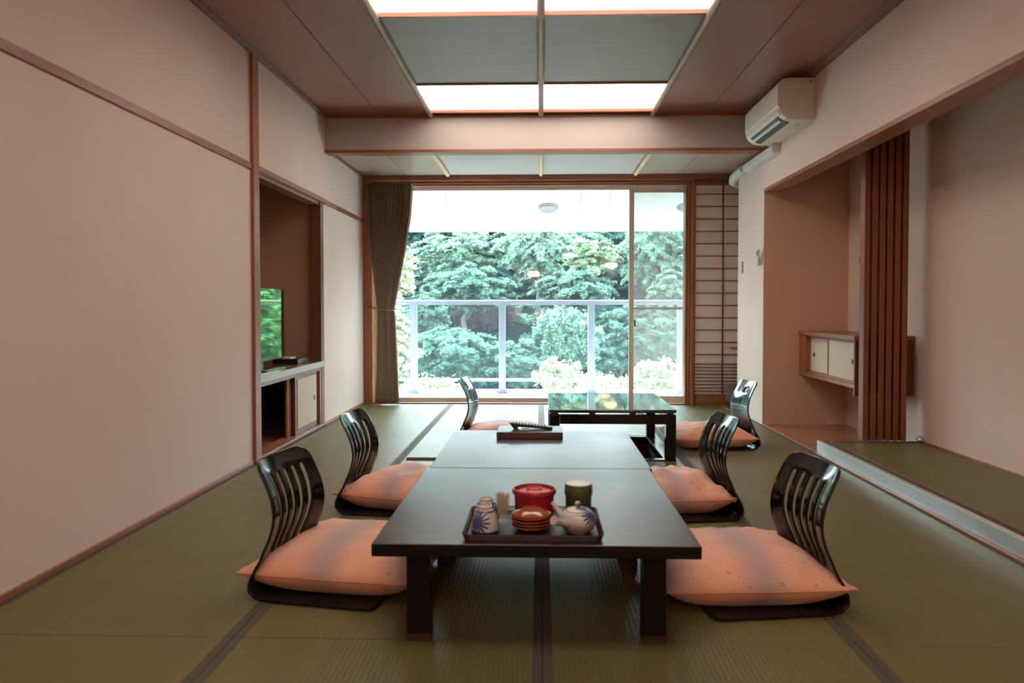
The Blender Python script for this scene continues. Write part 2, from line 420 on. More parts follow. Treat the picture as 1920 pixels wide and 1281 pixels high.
# ------------------------------------------------------------------ right wall: column, header, tokonoma
CY0, CY1 = 6.40, 7.216
LZ = 1.975
rw_ = MB()
rw_.box(RX, RX+0.14, CY0, CY1, -0.05, ZC+.05)
rw_.box(RX, RX+0.14, BY, CY0, LZ, ZC+.05)
struct(rw_, 'wall_right', M['plaster'])
TX = 2.56
tk = MB()
tk.box(TX, TX+0.1, BY-0.1, CY0+0.1, -0.05, 2.75)
struct(tk, 'wall_tokonoma', M['plaster_warm'])
struct(bx(RX+0.0035, TX, CY0-0.004, CY0+0.1, -0.05, 2.75), 'wall_tokonoma_return', make_plaster('plaster_return', (0.66, 0.43, 0.33, 1)))
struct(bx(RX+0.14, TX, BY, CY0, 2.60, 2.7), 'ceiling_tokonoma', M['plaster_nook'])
struct(bx(RX-0.001, RX+0.141, BY, CY0+0.0, LZ-0.028, LZ), 'trim_6', M['wood_y'], bevel=0.002)
struct(bx(RX+0.004, TX, 5.15, CY0, -0.045, 0.004), 'floor_tokonoma', M['wood_floor'])
struct(bx(RX-0.002, RX+0.018, BY, CY0, -0.04, 0.012), 'baseboard_right', M['wood_y'], bevel=0.002)
# nook beyond the column
nk = MB()
nk.box(RX+0.14, 2.45, CY1-0.15, CY1-0.05, -0.05, ZL+.2)
nk.box(2.45, 2.55, CY1-0.15, WY+0.2, -0.05, ZL+.2)
struct(nk, 'wall_nook', M['plaster_warm'])
struct(bx(1.80, 2.45, CY1+0.0, WY, -0.045, 0.012), 'floor_nook', M['wood_floor'])
# platform
PZ = 0.084
pf = MB(); pf.cur = 0; pf.box(RX+0.03, TX, BY, 5.15, 0.0, PZ-0.002)
pf.cur = 1; pf.box(RX+0.031, RX+0.075, BY, 5.149, PZ-0.003, PZ+0.001); pf.box(RX+0.076, TX, 5.10, 5.149, PZ-0.003, PZ+0.001)
pf.cur = 2; pf.box(RX+0.075, RX+0.083, BY, 5.10, PZ-.003, PZ+0.003); pf.box(TX-0.02, TX-.001, BY, 5.149, PZ-.003, PZ+0.008)
struct(pf, 'floor_platform', [M['tatami'], M['heri'], M['wood_y']])
st = MB(); st.cur = 0; st.box(RX+0.006, RX+0.03, BY, 5.152, 0.013, PZ-0.003); st.cur = 1; st.box(RX+0.004, RX+0.03, BY, 5.154, PZ-0.003, PZ+0.003)
struct(st, 'trim_7', [M['steel'], m_plain('pale_edge', (0.75, 0.76, 0.72, 1), 0.35, 0.5)])
struct(bx(RX-0.016, RX-0.003, BY, 5.16, 0.0018, 0.010), 'trim_8', M['wood_y'])

# slatted screen at the end of the platform
t = thing('slatted_screen', 'tall screen of six reddish wooden boards at the end of the mat platform', 'screen', (2.17, 5.156, PZ+.0012))
lx0 = 0.0
for k in range(6):
    x0 = k*0.0508
    bx(x0, x0+0.036, 0.0, 0.075, 0.0, 2.50-PZ+.08).build('board', M['lattice'], t, bevel=0.002)
for z in (0.05, 1.2, 2.3): bx(0.0, 5*0.0508+0.036, 0.0755, 0.095, z, z+0.04).build('crossbar', M['lattice'], t)
for ch in [k for k in bpy.data.objects if k.parent == t]: ch.location.z = 0
# wall cupboard behind it
t = thing('wall_cupboard', 'hanging wooden cupboard with cream sliding doors behind the slatted screen', 'cupboard', (2.16, 5.26, 0.0))
ln = CY0-5.26-0.007; dp = TX-2.16-0.002
bx(-0.012, dp, -0.004, ln, 0.760, 0.790).build('top_board', M['wood_y'], t, bevel=0.002)
bx(0.0, dp, 0.024, ln, 0.425, 0.452).build('bottom_board', M['wood_y'], t, bevel=0.002)
bx(-0.004, dp, 0.0, 0.023, 0.375, 0.759).build('side_panel', M['wood_dark_z'], t, bevel=0.002)
bx(0.0, dp, ln-0.15, ln, 0.4525, 0.759).build('side_panel', M['wood_z'], t, bevel=0.002)
bx(dp-0.01, dp, 0.024, ln-0.16, 0.4525, 0.759).build('back_panel', M['wood_z'], t)
bx(0.02, 0.06, 0.024, ln-0.151, 0.4525, 0.47).build('track', M['wood_y'], t); bx(0.02, 0.06, 0.024, ln-0.151, 0.742, 0.7595).build('track', M['wood_y'], t)
for (y0, y1, x0, py) in ((0.03, 0.56, 0.022, 0.10), (0.54, 0.985, 0.042, 0.90)):
    d = bx(x0, x0+0.012, y0, y1, 0.472, 0.740).build('door', M['cream_door'], t, bevel=0.001)
    if y0 < 0.1: bx(x0-0.004, x0-0.0002, y1-0.022, y1, 0.472, 0.740).build('edge_strip', M['wood_z'], d)
    h = MB().lathe([(0.0, 0), (0.017, 0), (0.017, 0.003), (0.012, 0.0035), (0, 0.0035)], n=20).build('door_pull', M['black'], d)
    h.rotation_euler = (0, -PI/2, 0); h.location = (x0, py, 0.606)
# cables on the floor of the alcove
o = MB().tube([(2.535, 5.10, 0.088+.003), (2.52, 5.08, 0.10), (2.50, 5.06, 0.093), (2.49, 5.08, 0.115), (2.515, 5.09, 0.13), (2.54, 5.07, 0.10)], 0.003, 6).build('cable', M['black']); tag(o, 'short dark cable end in the platform corner by the screen', 'cable')
o = MB().tube([(2.40+0.02*math.cos(a*0.9)+a*0.003, 6.36+0.0*a, 0.035+0.02*math.sin(a*0.9)) for a in range(16)], 0.003, 6).build('cable', M['alu']); tag(o, 'small pale coiled cable on the wooden alcove floor', 'cable')

# fixtures on the column
t = thing('light_switch', 'small brown rectangular switch plate on the pale column', 'switch', (RX, 7.05, 1.355))
bx(-0.006, -0.0003, -0.022, 0.022, -0.055, 0.055).build('plate', m_plain('switch_tan', (0.36, 0.22, 0.15, 1), 0.4), t, bevel=0.002)
bx(-0.009, -0.0063, -0.012, 0.012, -0.03, 0.03).build('rocker', m_plain('switch_tan2', (0.45, 0.30, 0.22, 1), 0.4), t, bevel=0.001)
t = thing('air_conditioner_remote', 'white remote control in its holder at the edge of the column', 'remote', (RX, 6.45, 1.36))
bx(-0.022, -0.0003, -0.026, 0.026, -0.015, 0.045).build('holder', M['ac_white'], t, bevel=0.003)
rm = bx(-0.040, -0.0225, -0.025, 0.025, -0.02, 0.115).build('body', M['ac_white'], t, bevel=0.005)
bx(-0.0415, -0.0402, -0.017, 0.017, 0.06, 0.10).build('display', m_plain('lcd', (0.12, 0.13, 0.12, 1), 0.15), t)

# air conditioner
t = thing('air_conditioner', 'white wall-mounted air conditioner just below the ceiling', 'air conditioner', (RX, 5.66, 2.262))
prof = [(-0.0005, 0.0), (-0.0005, 0.285), (-0.19, 0.285), (-0.222, 0.275), (-0.238, 0.25), (-0.243, 0.21), (-0.243, 0.10), (-0.235, 0.065), (-0.215, 0.035), (-0.185, 0.012), (-0.14, 0.002)]
MB().prism([(x, z) for x, z in prof], 'y', -0.42, 0.42).build('body', M['ac_white'], t, bevel=0.003)
sp = [(-0.2435, 0.21), (-0.248, 0.21), (-0.248, 0.10), (-0.240, 0.078), (-0.2435, 0.10)]
MB().prism([(-0.2436, 0.245), (-0.2475, 0.24), (-0.2475, 0.10), (-0.2436, 0.095)], 'y', -0.415, 0.415).build('front_panel', M['ac_white'], t)
q = MB(); q.prism([(-0.2385, 0.062), (-0.2185, 0.031), (-0.188, 0.0075), (-0.148, -0.002), (-0.148, 0.006), (-0.18, 0.016), (-0.21, 0.038), (-0.231, 0.066)], 'y', -0.335, 0.335)
q.build('air_outlet', M['black'], t)
q = MB(); q.prism([(-0.212, 0.0235), (-0.198, 0.0115), (-0.201, 0.006), (-0.217, 0.018)], 'y', -0.33, 0.33); q.build('louver', M['ac_white'], t)
q = MB(); q.prism([(-0.243, 0.075), (-0.240, 0.058), (-0.228, 0.040), (-0.225, 0.042), (-0.236, 0.062), (-0.240, 0.078)], 'y', -0.40, 0.40); q.build('louver', M['ac_white'], t)
for y in (-0.30, -0.25): 
    q = MB().lathe([(0.0, -0.001), (0.014, -0.001), (0.014, 0.0), (0, 0)], n=16).build('sensor', m_plain('sensor_grey', (0.3, 0.31, 0.29, 1), 0.3), t); q.location = (-0.07, y, -0.0004)
q = MB().lathe([(0, 0), (0.008, 0), (0.008, 0.002), (0, 0.002)], n=14).build('screw', m_plain('screw_grey', (0.25, 0.22, 0.2, 1), 0.4), t); q.rotation_euler = (PI/2, 0, 0); q.location = (-0.03, -0.4202, 0.26)
t = thing('pipe_cover', 'white pipe duct running from the air conditioner round the column corner', 'duct', (RX, 6.2, 2.19))
MB().prism([(-0.0005, 0.0), (-0.05, 0.0), (-0.062, 0.012), (-0.062, 0.058), (-0.05, 0.07), (-0.0005, 0.07)], 'y', -0.22, 0.66).build('duct', m_plain('duct_white', (0.62, 0.63, 0.66, 1), 0.35), t, bevel=0.002)
MB().tube([(-0.044, 0.655, 0.033), (-0.044, 0.90, 0.028), (-0.046, 1.02, 0.012), (-0.035, 1.085, -0.01), (0.0, 1.115, -0.02), (0.08, 1.12, -0.02)], 0.041, 16).build('elbow', m_plain('duct_white2', (0.62, 0.63, 0.66, 1), 0.35), t, smooth=True)

# ------------------------------------------------------------------ ceiling
cl = MB()
BYF = 6.30
cl.cur = 0
for (x0, x1) in ((LX-.1, -1.3465), (-1.3405, -0.90), (0.90, 1.3635), (1.3695, RX+.1)): cl.box(x0, x1, BY, BYF, ZC, ZC+0.02)
cl.cur = 1
rows = [(BY, -1.0), (0.0, 0.86), (1.61, 2.87-.0), (4.17, 5.435)]
green = [(-0.25, 0.86), (1.61, 2.87), (3.42+.75, 5.435)]
lit = [(-1.69, -0.94), (0.86, 1.61), (3.41, 4.16), (5.45, 6.20)]  # first row is added behind the camera as fill light
for (y0, y1) in ((BY, -1.695), (-0.935, 0.855), (1.615, 3.405), (4.165, 5.44)): cl.box(-0.90, 0.90, y0, y1, ZC, ZC+0.02)
cl.cur = 2
for x in (-1.3435, 1.3665): cl.box(x-0.003, x+0.003, BY, BYF, ZC+0.004, ZC+0.021)
cl.cur = 0; cl.box(-0.9, 0.9, 6.205, BYF, ZC, ZC+.02)
struct(cl, 'ceiling', [M['ceil_brown'], M['ceil_green'], M['dark_gap']])
struct(bx(LX-0.9, 3.0, BY-.2, WY+0.3, 2.86, 2.96), 'ceiling_roof', M['white_ext'])
lb = MB()
for (x0, x1) in ((LX, -1.346), (1.369, RX+.7)): lb.cur = 0; lb.box(x0, x1, BYF+0.12, WY, ZL, ZL+0.02)
lb.cur = 0; lb.box(-1.34, -0.905, BYF+.12, WY, ZL, ZL+.02); lb.box(0.905, 1.363, BYF+.12, WY, ZL, ZL+.02)
lb.cur = 1; lb.box(-0.905, 0.905, BYF+.12, WY, ZL, ZL+.02)
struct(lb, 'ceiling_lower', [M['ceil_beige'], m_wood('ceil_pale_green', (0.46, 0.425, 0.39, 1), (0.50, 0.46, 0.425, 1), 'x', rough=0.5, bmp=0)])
struct(bx(LX, RX, BYF, BYF+0.12, 2.296, ZC), 'wall_beam', make_plaster('plaster_beam', (0.46, 0.41, 0.375, 1)))
tr = MB(); tr.box(LX, RX, BYF-0.012, BYF+0.125, 2.272, 2.296); tr.box(LX, RX, BYF-0.014, BYF, ZC-0.028, ZC)
struct(tr, 'trim_9', M['wood_x'], bevel=0.002)
tr = MB(); tr.box(LX, LX+0.035, BY, BYF-.015, ZC-0.03, ZC); tr.box(RX-0.05, RX, BY, BYF-.015, ZC-0.03, ZC)
tr.box(LX, LX+0.02, BYF+0.126, WY-.06, ZL-0.02, ZL); tr.box(RX-0.02, RX, BYF+.126, CY1, ZL-0.02, ZL)
struct(tr, 'trim_10', m_wood('trim_ceiling', (0.20, 0.09, 0.055, 1), (0.28, 0.13, 0.085, 1), 'y', rough=0.4), bevel=0.002)
tr = MB()
for (y0, y1) in lit:
    for yy in (y0-0.022, y1): tr.box(-0.9, 0.9, yy, yy+0.022, ZC-0.012, ZC+0.02)
struct(tr, 'trim_11', M['wood_x'], bevel=0.002)
pe = []
mp, nt, b = new_mat('luminous_panel')
b.inputs['Base Color'].default_value = (0.8, 0.78, 0.76, 1)
b.inputs['Emission Color'].default_value = (1.0, 0.85, 0.76, 1); b.inputs['Emission Strength'].default_value = PANEL_E
names = {0: 'behind the view', 1: 'between two green-grey boards', 2: 'closest to the plaster beam'}
for j, (y0, y1) in enumerate(lit):
    for sx in (-1, 1):
        x0, x1 = (-0.898, -0.022) if sx < 0 else (0.022, 0.898)
        o = bx(x0, x1, y0+.001, y1-.001, ZC+0.012, ZC+0.02).build('ceiling_light', mp)
        side = 'curtain side' if sx < 0 else 'air conditioner side'
        lab = {0: 'added glowing fill panel on the unseen ceiling by the back wall, %s', 1: 'glowing white ceiling panel above the camera, on the %s', 2: 'glowing white ceiling panel cut off by the top of the picture, %s', 3: 'glowing white ceiling panel next to the plaster beam, %s'}[j] % side
        tag(o, lab, 'ceiling light', 'luminous ceiling panels')
plab = {-0.91: 'curtain side', 0.0: 'along the centre', 0.915: 'air conditioner side'}
for x in (-0.91, 0.0, 0.915):
    o = MB().tube([(x, BY+0.01, ZC-0.012), (x, BYF-0.02, ZC-0.012)], 0.022, 14).build('ceiling_pole', M['pole'], smooth=True)
    tag(o, 'long round wooden pole below the main ceiling, ' + plab[x], 'pole', 'round poles of the main ceiling')
for x in (-0.92, 0.0, 0.93):
    o = MB().tube([(x, BYF+0.14, ZL-0.018), (x, WY-0.20, ZL-0.018), (x, WY-0.175, ZL-0.018)], [0.020, 0.020, 0.012], 14).build('ceiling_pole', M['pole_pale'], smooth=True)
    tag(o, 'short pale pole under the lower ceiling by the window, ' + {-0.92: 'curtain side', 0.0: 'in the middle', 0.93: 'paper screen side'}[x], 'pole', 'round poles of the lower ceiling')

# wall behind the camera, with two paper lamps that mirror in the window glass
struct(bx(LX-0.9, 3.0, BY-0.2, BY, -0.05, 2.9), 'wall_back', M['plaster_warm'])
ml, nt, b = new_mat('lamp_paper'); b.inputs['Base Color'].default_value = (0.8, 0.7, 0.55, 1)
b.inputs['Emission Color'].default_value = (1.0, 0.62, 0.36, 1); b.inputs['Emission Strength'].default_value = LAMP_E
for (x, z, lb_) in ((1.66, 1.98, 'warm paper wall lamp behind the view, mirrored beside the window stile'), (-0.17, 1.78, 'warm paper wall lamp behind the view, mirrored in the middle of the glass')):
    t = thing('wall_lamp', lb_, 'lamp', (x, BY, z))
    MB().lathe([(0.0, -0.07), (0.10, -0.065), (0.15, -0.03), (0.155, 0.0), (0.15, 0.03), (0.10, 0.065), (0.0, 0.07)], 0, 0.085, 0, 32, 1, 0.45).build('lamp_shade', ml, t, smooth=True)
    bx(-0.17, 0.17, 0.0005, 0.012, -0.10, 0.10).build('back_plate', M['wood_x'], t, bevel=0.002)

# ------------------------------------------------------------------ window wall
GX0, GX1 = -1.71, 1.53
ww = MB()
ww.box(LX-0.2, GX0-0.09, WY, WY+0.16, -0.3, 3.0); ww.box(1.53, 3.0, WY+0.06, WY+0.16, -0.3, 3.0)
ww.box(LX-0.2, 3.0, WY+0.0, WY+0.16, 2.335, 3.0)
ww.box(LX-0.2, 3.0, WY+0.0, WY+0.16, -0.3, -0.05)
struct(ww, 'wall_window', M['plaster'])
tr = MB()
tr.box(LX, GX0, WY-0.06, WY+0.10, 0.0, 2.335)                   # post on the curtain side
struct(tr, 'trim_12', M['wood_z'], bevel=0.003)
tr = MB()
for k, (x0, x1, y0) in enumerate(((1.452, 1.472, -0.02), (1.476, 1.494, -0.04), (1.498, 1.532, -0.06))): tr.box(x0, x1, WY+y0, WY+0.10, 0.0, 2.25)
struct(tr, 'trim_13', M['wood_z'], bevel=0.003)
tr = MB()
tr.box(LX, RX+0.59, WY-0.08, WY+0.10, 2.262, 2.335)
tr.box(GX0, 1.532, WY-0.035, WY+0.10, 2.238, 2.2615); tr.box(GX0, 1.532, WY+0.0, WY+0.10, 2.222, 2.2375)
struct(tr, 'trim_14', M['wood_x'], bevel=0.002)
tr = MB(); tr.box(LX, RX-.06, WY-0.02, WY+0.05, -0.045, 0.012); tr.box(GX0, 1.53, WY+0.05, WY+0.10, -0.045, 0.004)
struct(tr, 'trim_15', M['wood_x'], bevel=0.002)
# aluminium sliding window
win = bpy.data.objects.new('window_1', None); C.objects.link(win); win.location = (0, WY+0.10, 0); win['kind'] = 'structure'
fr = MB(); fr.box(GX0, GX0+0.03, 0, 0.10, 0, 2.222); fr.box(GX1-0.012, GX1+.0, 0, 0.10, 0, 2.222)
fr.box(GX0, GX1, 0, 0.10, 2.206, 2.222); fr.box(GX0, GX1, 0, 0.10, -0.05, 0.018)
fr.build('window_frame', M['alu'], win, bevel=0.002)
s1 = MB(); s1.box(GX0+0.03, GX0+0.07, 0.012, 0.036, 0.018, 2.206); s1.box(0.905, 0.955, 0.012, 0.036, 0.018, 2.206)
s1.box(GX0+0.07, 0.905, 0.012, 0.036, 2.190, 2.206); s1.box(GX0+0.07, 0.905, 0.012, 0.036, 0.018, 0.05)
sa = s1.build('sliding_sash', M['alu'], win, bevel=0.002)
bx(GX0+0.07, 0.905, 0.022, 0.026, 0.05, 2.190).build('glass_pane', M['glass'], sa)
s2 = MB(); s2.box(0.91, 0.95, 0.042, 0.062, 0.018, 2.206); s2.box(1.478, 1.516, 0.042, 0.062, 0.018, 2.206)
s2.box(0.95, 1.478, 0.042, 0.062, 2.165, 2.206); s2.box(0.95, 1.478, 0.042, 0.062, 0.018, 0.07)
sb_ = s2.build('sliding_sash', M['alu'], win, bevel=0.002)
bx(0.95, 1.478, 0.050, 0.054, 0.07, 2.165).build('glass_pane', M['glass'], sb_)
s3 = MB(); s3.box(0.915, 0.94, 0.070, 0.088, 0.018, 2.206); s3.box(1.492, 1.516, 0.070, 0.088, 0.018, 2.206)
s3.box(0.94, 1.492, 0.070, 0.088, 2.175, 2.206); s3.box(0.94, 1.492, 0.070, 0.088, 0.018, 0.05); s3.box(0.94, 1.492, 0.070, 0.088, 0.965, 0.99)
sc_ = s3.build('screen_frame', M['alu'], win, bevel=0.002)
bx(0.94, 1.492, 0.078, 0.079, 0.05, 0.965).build('insect_screen', M['screen'], sc_); bx(0.94, 1.492, 0.078, 0.079, 0.99, 2.175).build('insect_screen', M['screen'], sc_)
bx(0.957, 0.972, 0.0, 0.011, 0.79, 0.86).build('window_latch', M['black'], win, bevel=0.003)

# shoji
t = thing('shoji_screen', 'sliding paper screen with thin wooden grid beside the window', 'shoji screen', (1.54, WY+0.0, 0.013))
g = MB(); g.box(0, 0.022, 0.01, 0.045, 0, 2.235); g.box(0.86, 0.895, 0.01, 0.045, 0, 2.235); g.box(0.022, 0.86, 0.01, 0.045, 2.205, 2.235); g.box(0.022, 0.86, 0.01, 0.045, 0, 0.095)
g.build('frame', M['wood_z'], t, bevel=0.002)
g = MB(); zz = 2.115
while zz > 0.45: g.box(0.022, 0.86, 0.018, 0.032, zz-0.0035, zz+0.0035); zz -= 0.1245
for k in range(9): g.box(0.022, 0.86, 0.018, 0.032, 0.40-k*0.0345-0.0035, 0.40-k*0.0345+0.0035)
for x in (0.30, 0.585): g.box(x-0.006, x+0.006, 0.0185, 0.0325, 0.095, 2.205)
g.build('grid', M['wood_dark_z'], t)
mpz, nt, b = new_mat('shoji_paper'); b.inputs['Base Color'].default_value = (0.85, 0.76, 0.70, 1); b.inputs['Roughness'].default_value = 0.8
bump(nt, b, noise(nt, coords(nt), 7, 4), 0.25, 0.01)
bx(0.022, 0.86, 0.0335, 0.0345, 0.095, 2.205).build('paper', mpz, t)

# corner shelf and bin in the nook
o = MB().prism([(1.80, CY1+0.012), (1.87, CY1+0.002), (2.4, CY1+0.002), (2.4, CY1+0.2), (1.80, CY1+0.2)], 'z', 0.585, 0.605).build('corner_shelf', M['wood_x'], bevel=0.002)
tag(o, 'small wooden shelf tip showing behind the pale column', 'shelf')
t = thing('waste_bin', 'dark waste bin lined with clear plastic bag beside the paper screen', 'bin', (1.915, 7.42, 0.0125))
MB().prism(rrect(0.17, 0.24, 0.03), 'z', 0, 0.20).build('body', m_plain('bin_dark', (0.02, 0.022, 0.025, 1), 0.4), t, bevel=0.004)
# crumpled bag
bag = MB(); n = 28
prf = [(1.04, 0.06), (1.06, 0.12), (1.05, 0.18), (1.07, 0.21), (0.98, 0.225), (0.9, 0.21)]
base = rrect(0.176, 0.246, 0.035, 6)
for s_, z in prf:
    for (x, y) in base:
        k = s_+random.uniform(-0.035, 0.045); bag.v.append((x*k, y*k, z+random.uniform(-.006, .006)))
nb = len(base)
for i in range(len(prf)-1):
    for k in range(nb): bag.f.append((i*nb+k, i*nb+(k+1) % nb, (i+1)*nb+(k+1) % nb, (i+1)*nb+k)); bag.mi.append(0)
o = bag.build('liner_bag', m_glass('bag_plastic', (0.9, 0.93, 0.95, 1), haze=0.08), t); 

# ------------------------------------------------------------------ curtain
def make_curtain():
    t = thing('curtain', 'brown pleated curtain gathered at one end of the window', 'curtain', (0, WY-0.075, 0))
    Zs = np.concatenate([np.linspace(0.022, 0.94, 22), np.linspace(0.955, 2.232, 34)])
    def ext(z):
        # left edge, right edge
        a = [(0.02, -1.675, -1.435), (0.5, -1.655, -1.455), (0.90, -1.645, -1.475), (0.955, -1.645, -1.485), (1.02, -1.655, -1.475), (1.3, -1.685, -1.42), (1.6, -1.715, -1.36), (1.9, -1.735, -1.31), (2.24, -1.74, -1.285)]
        xs = [p[0] for p in a]
        return np.interp(z, xs, [p[1] for p in a]), np.interp(z, xs, [p[2] for p in a])
    npl = 24; nx = npl*10+1
    mb = MB()
    ph = rng.uniform(-0.5, 0.5, npl+2)
    for z in Zs:
        l, r = ext(z); wdt = r-l
        amp = 0.012+0.028*min(1, (z-0.0)/0.9 if z < 0.95 else 1)*(0.9)
        if 0.88 < z < 1.03: amp *= 0.75
        for i in range(nx):
            s = i/(nx-1); k = s*npl
            p = ph[int(k)]*(1-(k % 1))+ph[int(k)+1]*(k % 1)
            x = l+wdt*s+0.004*math.sin(k*2*PI*2+p)
            y = -amp*math.sin(k*2*PI+0.5*p+0.25*math.sin(z*3+p*4))*(0.75+0.25*math.sin(i*0.7+p))-0.035*(1-abs(2*s-1))
            mb.v.append((x, y, z))
    for j in range(len(Zs)-1):
        for i in range(nx-1): mb.f.append((j*nx+i, j*nx+i+1, (j+1)*nx+i+1, (j+1)*nx+i)); mb.mi.append(0)
    m, nt, b = new_mat('curtain_cloth')
    f_ = noise(nt, coords(nt, (400, 400, 3)), 1.0, 2)
    nt.links.new(ramp(nt, f_, [(0.3, (0.20, 0.135, 0.095, 1)), (0.7, (0.33, 0.24, 0.17, 1))]), b.inputs['Base Color']); b.inputs['Roughness'].default_value = 0.8
    o = mb.build('cloth', m, t, smooth=False); o.data.polygons.foreach_set('use_smooth', [True]*len(o.data.polygons))
    sm = o.modifiers.new('thick', 'SOLIDIFY'); sm.thickness = 0.002
    # twisted tieback cord
    cord = MB()
    path = [(-1.735, 0.03, 1.00), (-1.71, -0.02, 0.99), (-1.665, -0.055, 0.975), (-1.62, -0.088, 0.965), (-1.565, -0.098, 0.958), (-1.51, -0.088, 0.957), (-1.475, -0.05, 0.962), (-1.465, 0.01, 0.966), (-1.50, 0.055, 0.968)]
    P = [Vector(p) for p in path]; fine = []
    for a, b2 in zip(P, P[1:]):
        for k in range(6): fine.append(a.lerp(b2, k/6))
    for ph_ in (0, PI):
        cord.tube([(p.x, p.y+0.0035*math.cos(i*0.9+ph_), p.z+0.0045*math.sin(i*0.9+ph_)) for i, p in enumerate(fine)], 0.0042, 6)
    cord.build('tieback', m_plain('cord_tan', (0.30, 0.18, 0.11, 1), 0.7), t, smooth=True)
    MB().tube([(-1.74, 0.012, 1.00), (-1.735, 0.0, 0.985), (-1.722, -0.01, 0.985), (-1.715, -0.01, 1.005)], 0.004, 8).build('hook', m_plain('hook_dark', (0.1, 0.05, 0.03, 1), 0.3, 0.6), t)
make_curtain()

# ------------------------------------------------------------------ low tables
def m_table(name, c1, c2, rough, coat):
    m, nt, b = new_mat(name)
    v = coords(nt, (2, 26, 26)); f = noise(nt, v, 1.6, 7, 0.6)
    nt.links.new(ramp(nt, f, [(0.35, c1), (0.7, c2)]), b.inputs['Base Color'])
    r = noise(nt, coords(nt, (1.0, 1.6, 1)), 2.4, 5, 0.6)
    rr = nt.nodes.new('ShaderNodeMapRange'); rr.inputs[1].default_value = 0.3; rr.inputs[2].default_value = 0.7
    rr.inputs[3].default_value = rough*0.95; rr.inputs[4].default_value = rough*1.15
    nt.links.new(r, rr.inputs[0]); nt.links.new(rr.outputs[0], b.inputs['Roughness'])
    b.inputs['Specular IOR Level'].default_value = 0.9; b.inputs['IOR'].default_value = 1.7
    b.inputs['Coat Weight'].default_value = coat; b.inputs['Coat Roughness'].default_value = 0.02
    return m
M['table'] = m_table('table_lacquer', (0.028, 0.013, 0.013, 1), (0.055, 0.027, 0.027, 1), 0.31, 0.0)
M['table_leg'] = m_plain('table_leg_lacquer', (0.008, 0.005, 0.005, 1), 0.4, spec=0.2)
def low_table(label, cx, cy, wd, dp, corners, zt=0.33):
    t = thing('low_table', label, 'table', (cx, cy, 0.0018))
    H = zt-0.0018
    o = MB().prism(rrect(wd, dp, 0.055, 8, corners=corners), 'z', H-0.037, H).build('tabletop', [M['table'], M['table_leg']], t, bevel=0.004)
    for p in o.data.polygons: p.material_index = 0 if p.normal.z > 0.55 else 1      # sides and underside in the black leg lacquer
    ix, iy = wd/2-0.075, dp/2-0.165
    for sx in (-1, 1):
        for sy in (-1, 1):
            x0 = sx*ix; y0 = sy*iy
            lg = bx(x0-sx*0.068 if sx > 0 else x0, x0 if sx > 0 else x0+0.068, y0-0.035, y0+0.035, 0, H-0.0375).build('leg', M['table_leg'], t, bevel=0.004)
            tp = bx((x0-sx*0.034)-0.035, (x0-sx*0.034)+0.035, y0-0.036, y0+0.036, 0.0, 0.022).build('foot_cap', m_plain('worn_wood', (0.05, 0.02, 0.012, 1), 0.5), lg)
    for g in ((-ix+0.069, ix-0.069, -iy-0.012, -iy+0.012, H-0.058, H-0.0375), (-ix+0.069, ix-0.069, iy-0.012, iy+0.012, H-0.058, H-0.0375), (-ix+0.02, -ix+0.044, -iy+0.036, iy-0.036, H-0.075, H-0.0375), (ix-0.044, ix-0.02, -iy+0.036, iy-0.036, H-0.075, H-0.0375)):
        bx(*g).build('rail', M['table_leg'], t, bevel=0.002)
    return t
low_table('dark brown low table carrying the tea tray', -0.014, 2.569, 0.912, 0.998, (0, 0, 0, 0))
low_table('dark brown low table with rounded far corners carrying the flat maroon box', -0.002, 3.546, 0.908, 0.948, (1, 1, 0, 0))

t = thing('kotatsu_table', 'glossy black low table standing over the footwell by the window', 'table', (0.4625, 5.335, 0.0042))
H = 0.330-0.0042
mg, nt, b = new_mat('mirror_lacquer'); b.inputs['Base Color'].default_value = (0.010, 0.012, 0.012, 1); b.inputs['Roughness'].default_value = 0.05
b.inputs['Coat Weight'].default_value = 1.0; b.inputs['Coat Roughness'].default_value = 0.02; b.inputs['Specular IOR Level'].default_value = 0.9
MB().prism(rrect(0.82, 0.97, 0.025, 5), 'z', H-0.022, H).build('tabletop', mg, t, bevel=0.005)
for sx in (-1, 1):
    for sy in (-1, 1):
        bx(min(sx*0.405, sx*0.34), max(sx*0.405, sx*0.34), min(sy*0.475, sy*0.415), max(sy*0.475, sy*0.415), 0, H-0.034).build('leg', M['lacquer'], t, bevel=0.003)
a = MB(); a.box(-0.339, 0.339, -0.470, -0.440, H-0.095, H-0.034); a.box(-0.339, 0.339, 0.440, 0.470, H-0.095, H-0.034)
a.box(-0.40, -0.37, -0.414, 0.414, H-0.095, H-0.034); a.box(0.37, 0.40, -0.414, 0.414, H-0.095, H-0.034)
a.build('apron', M['lacquer'], t, bevel=0.002)
for x in (-0.37, -0.13, 0.13, 0.37):
    for (ya, yb) in ((-0.455, -0.43), (0.43, 0.455)): bx(x-0.02, x+0.02, ya, yb, H-0.034, H-0.022).build('spacer', M['black'], t)

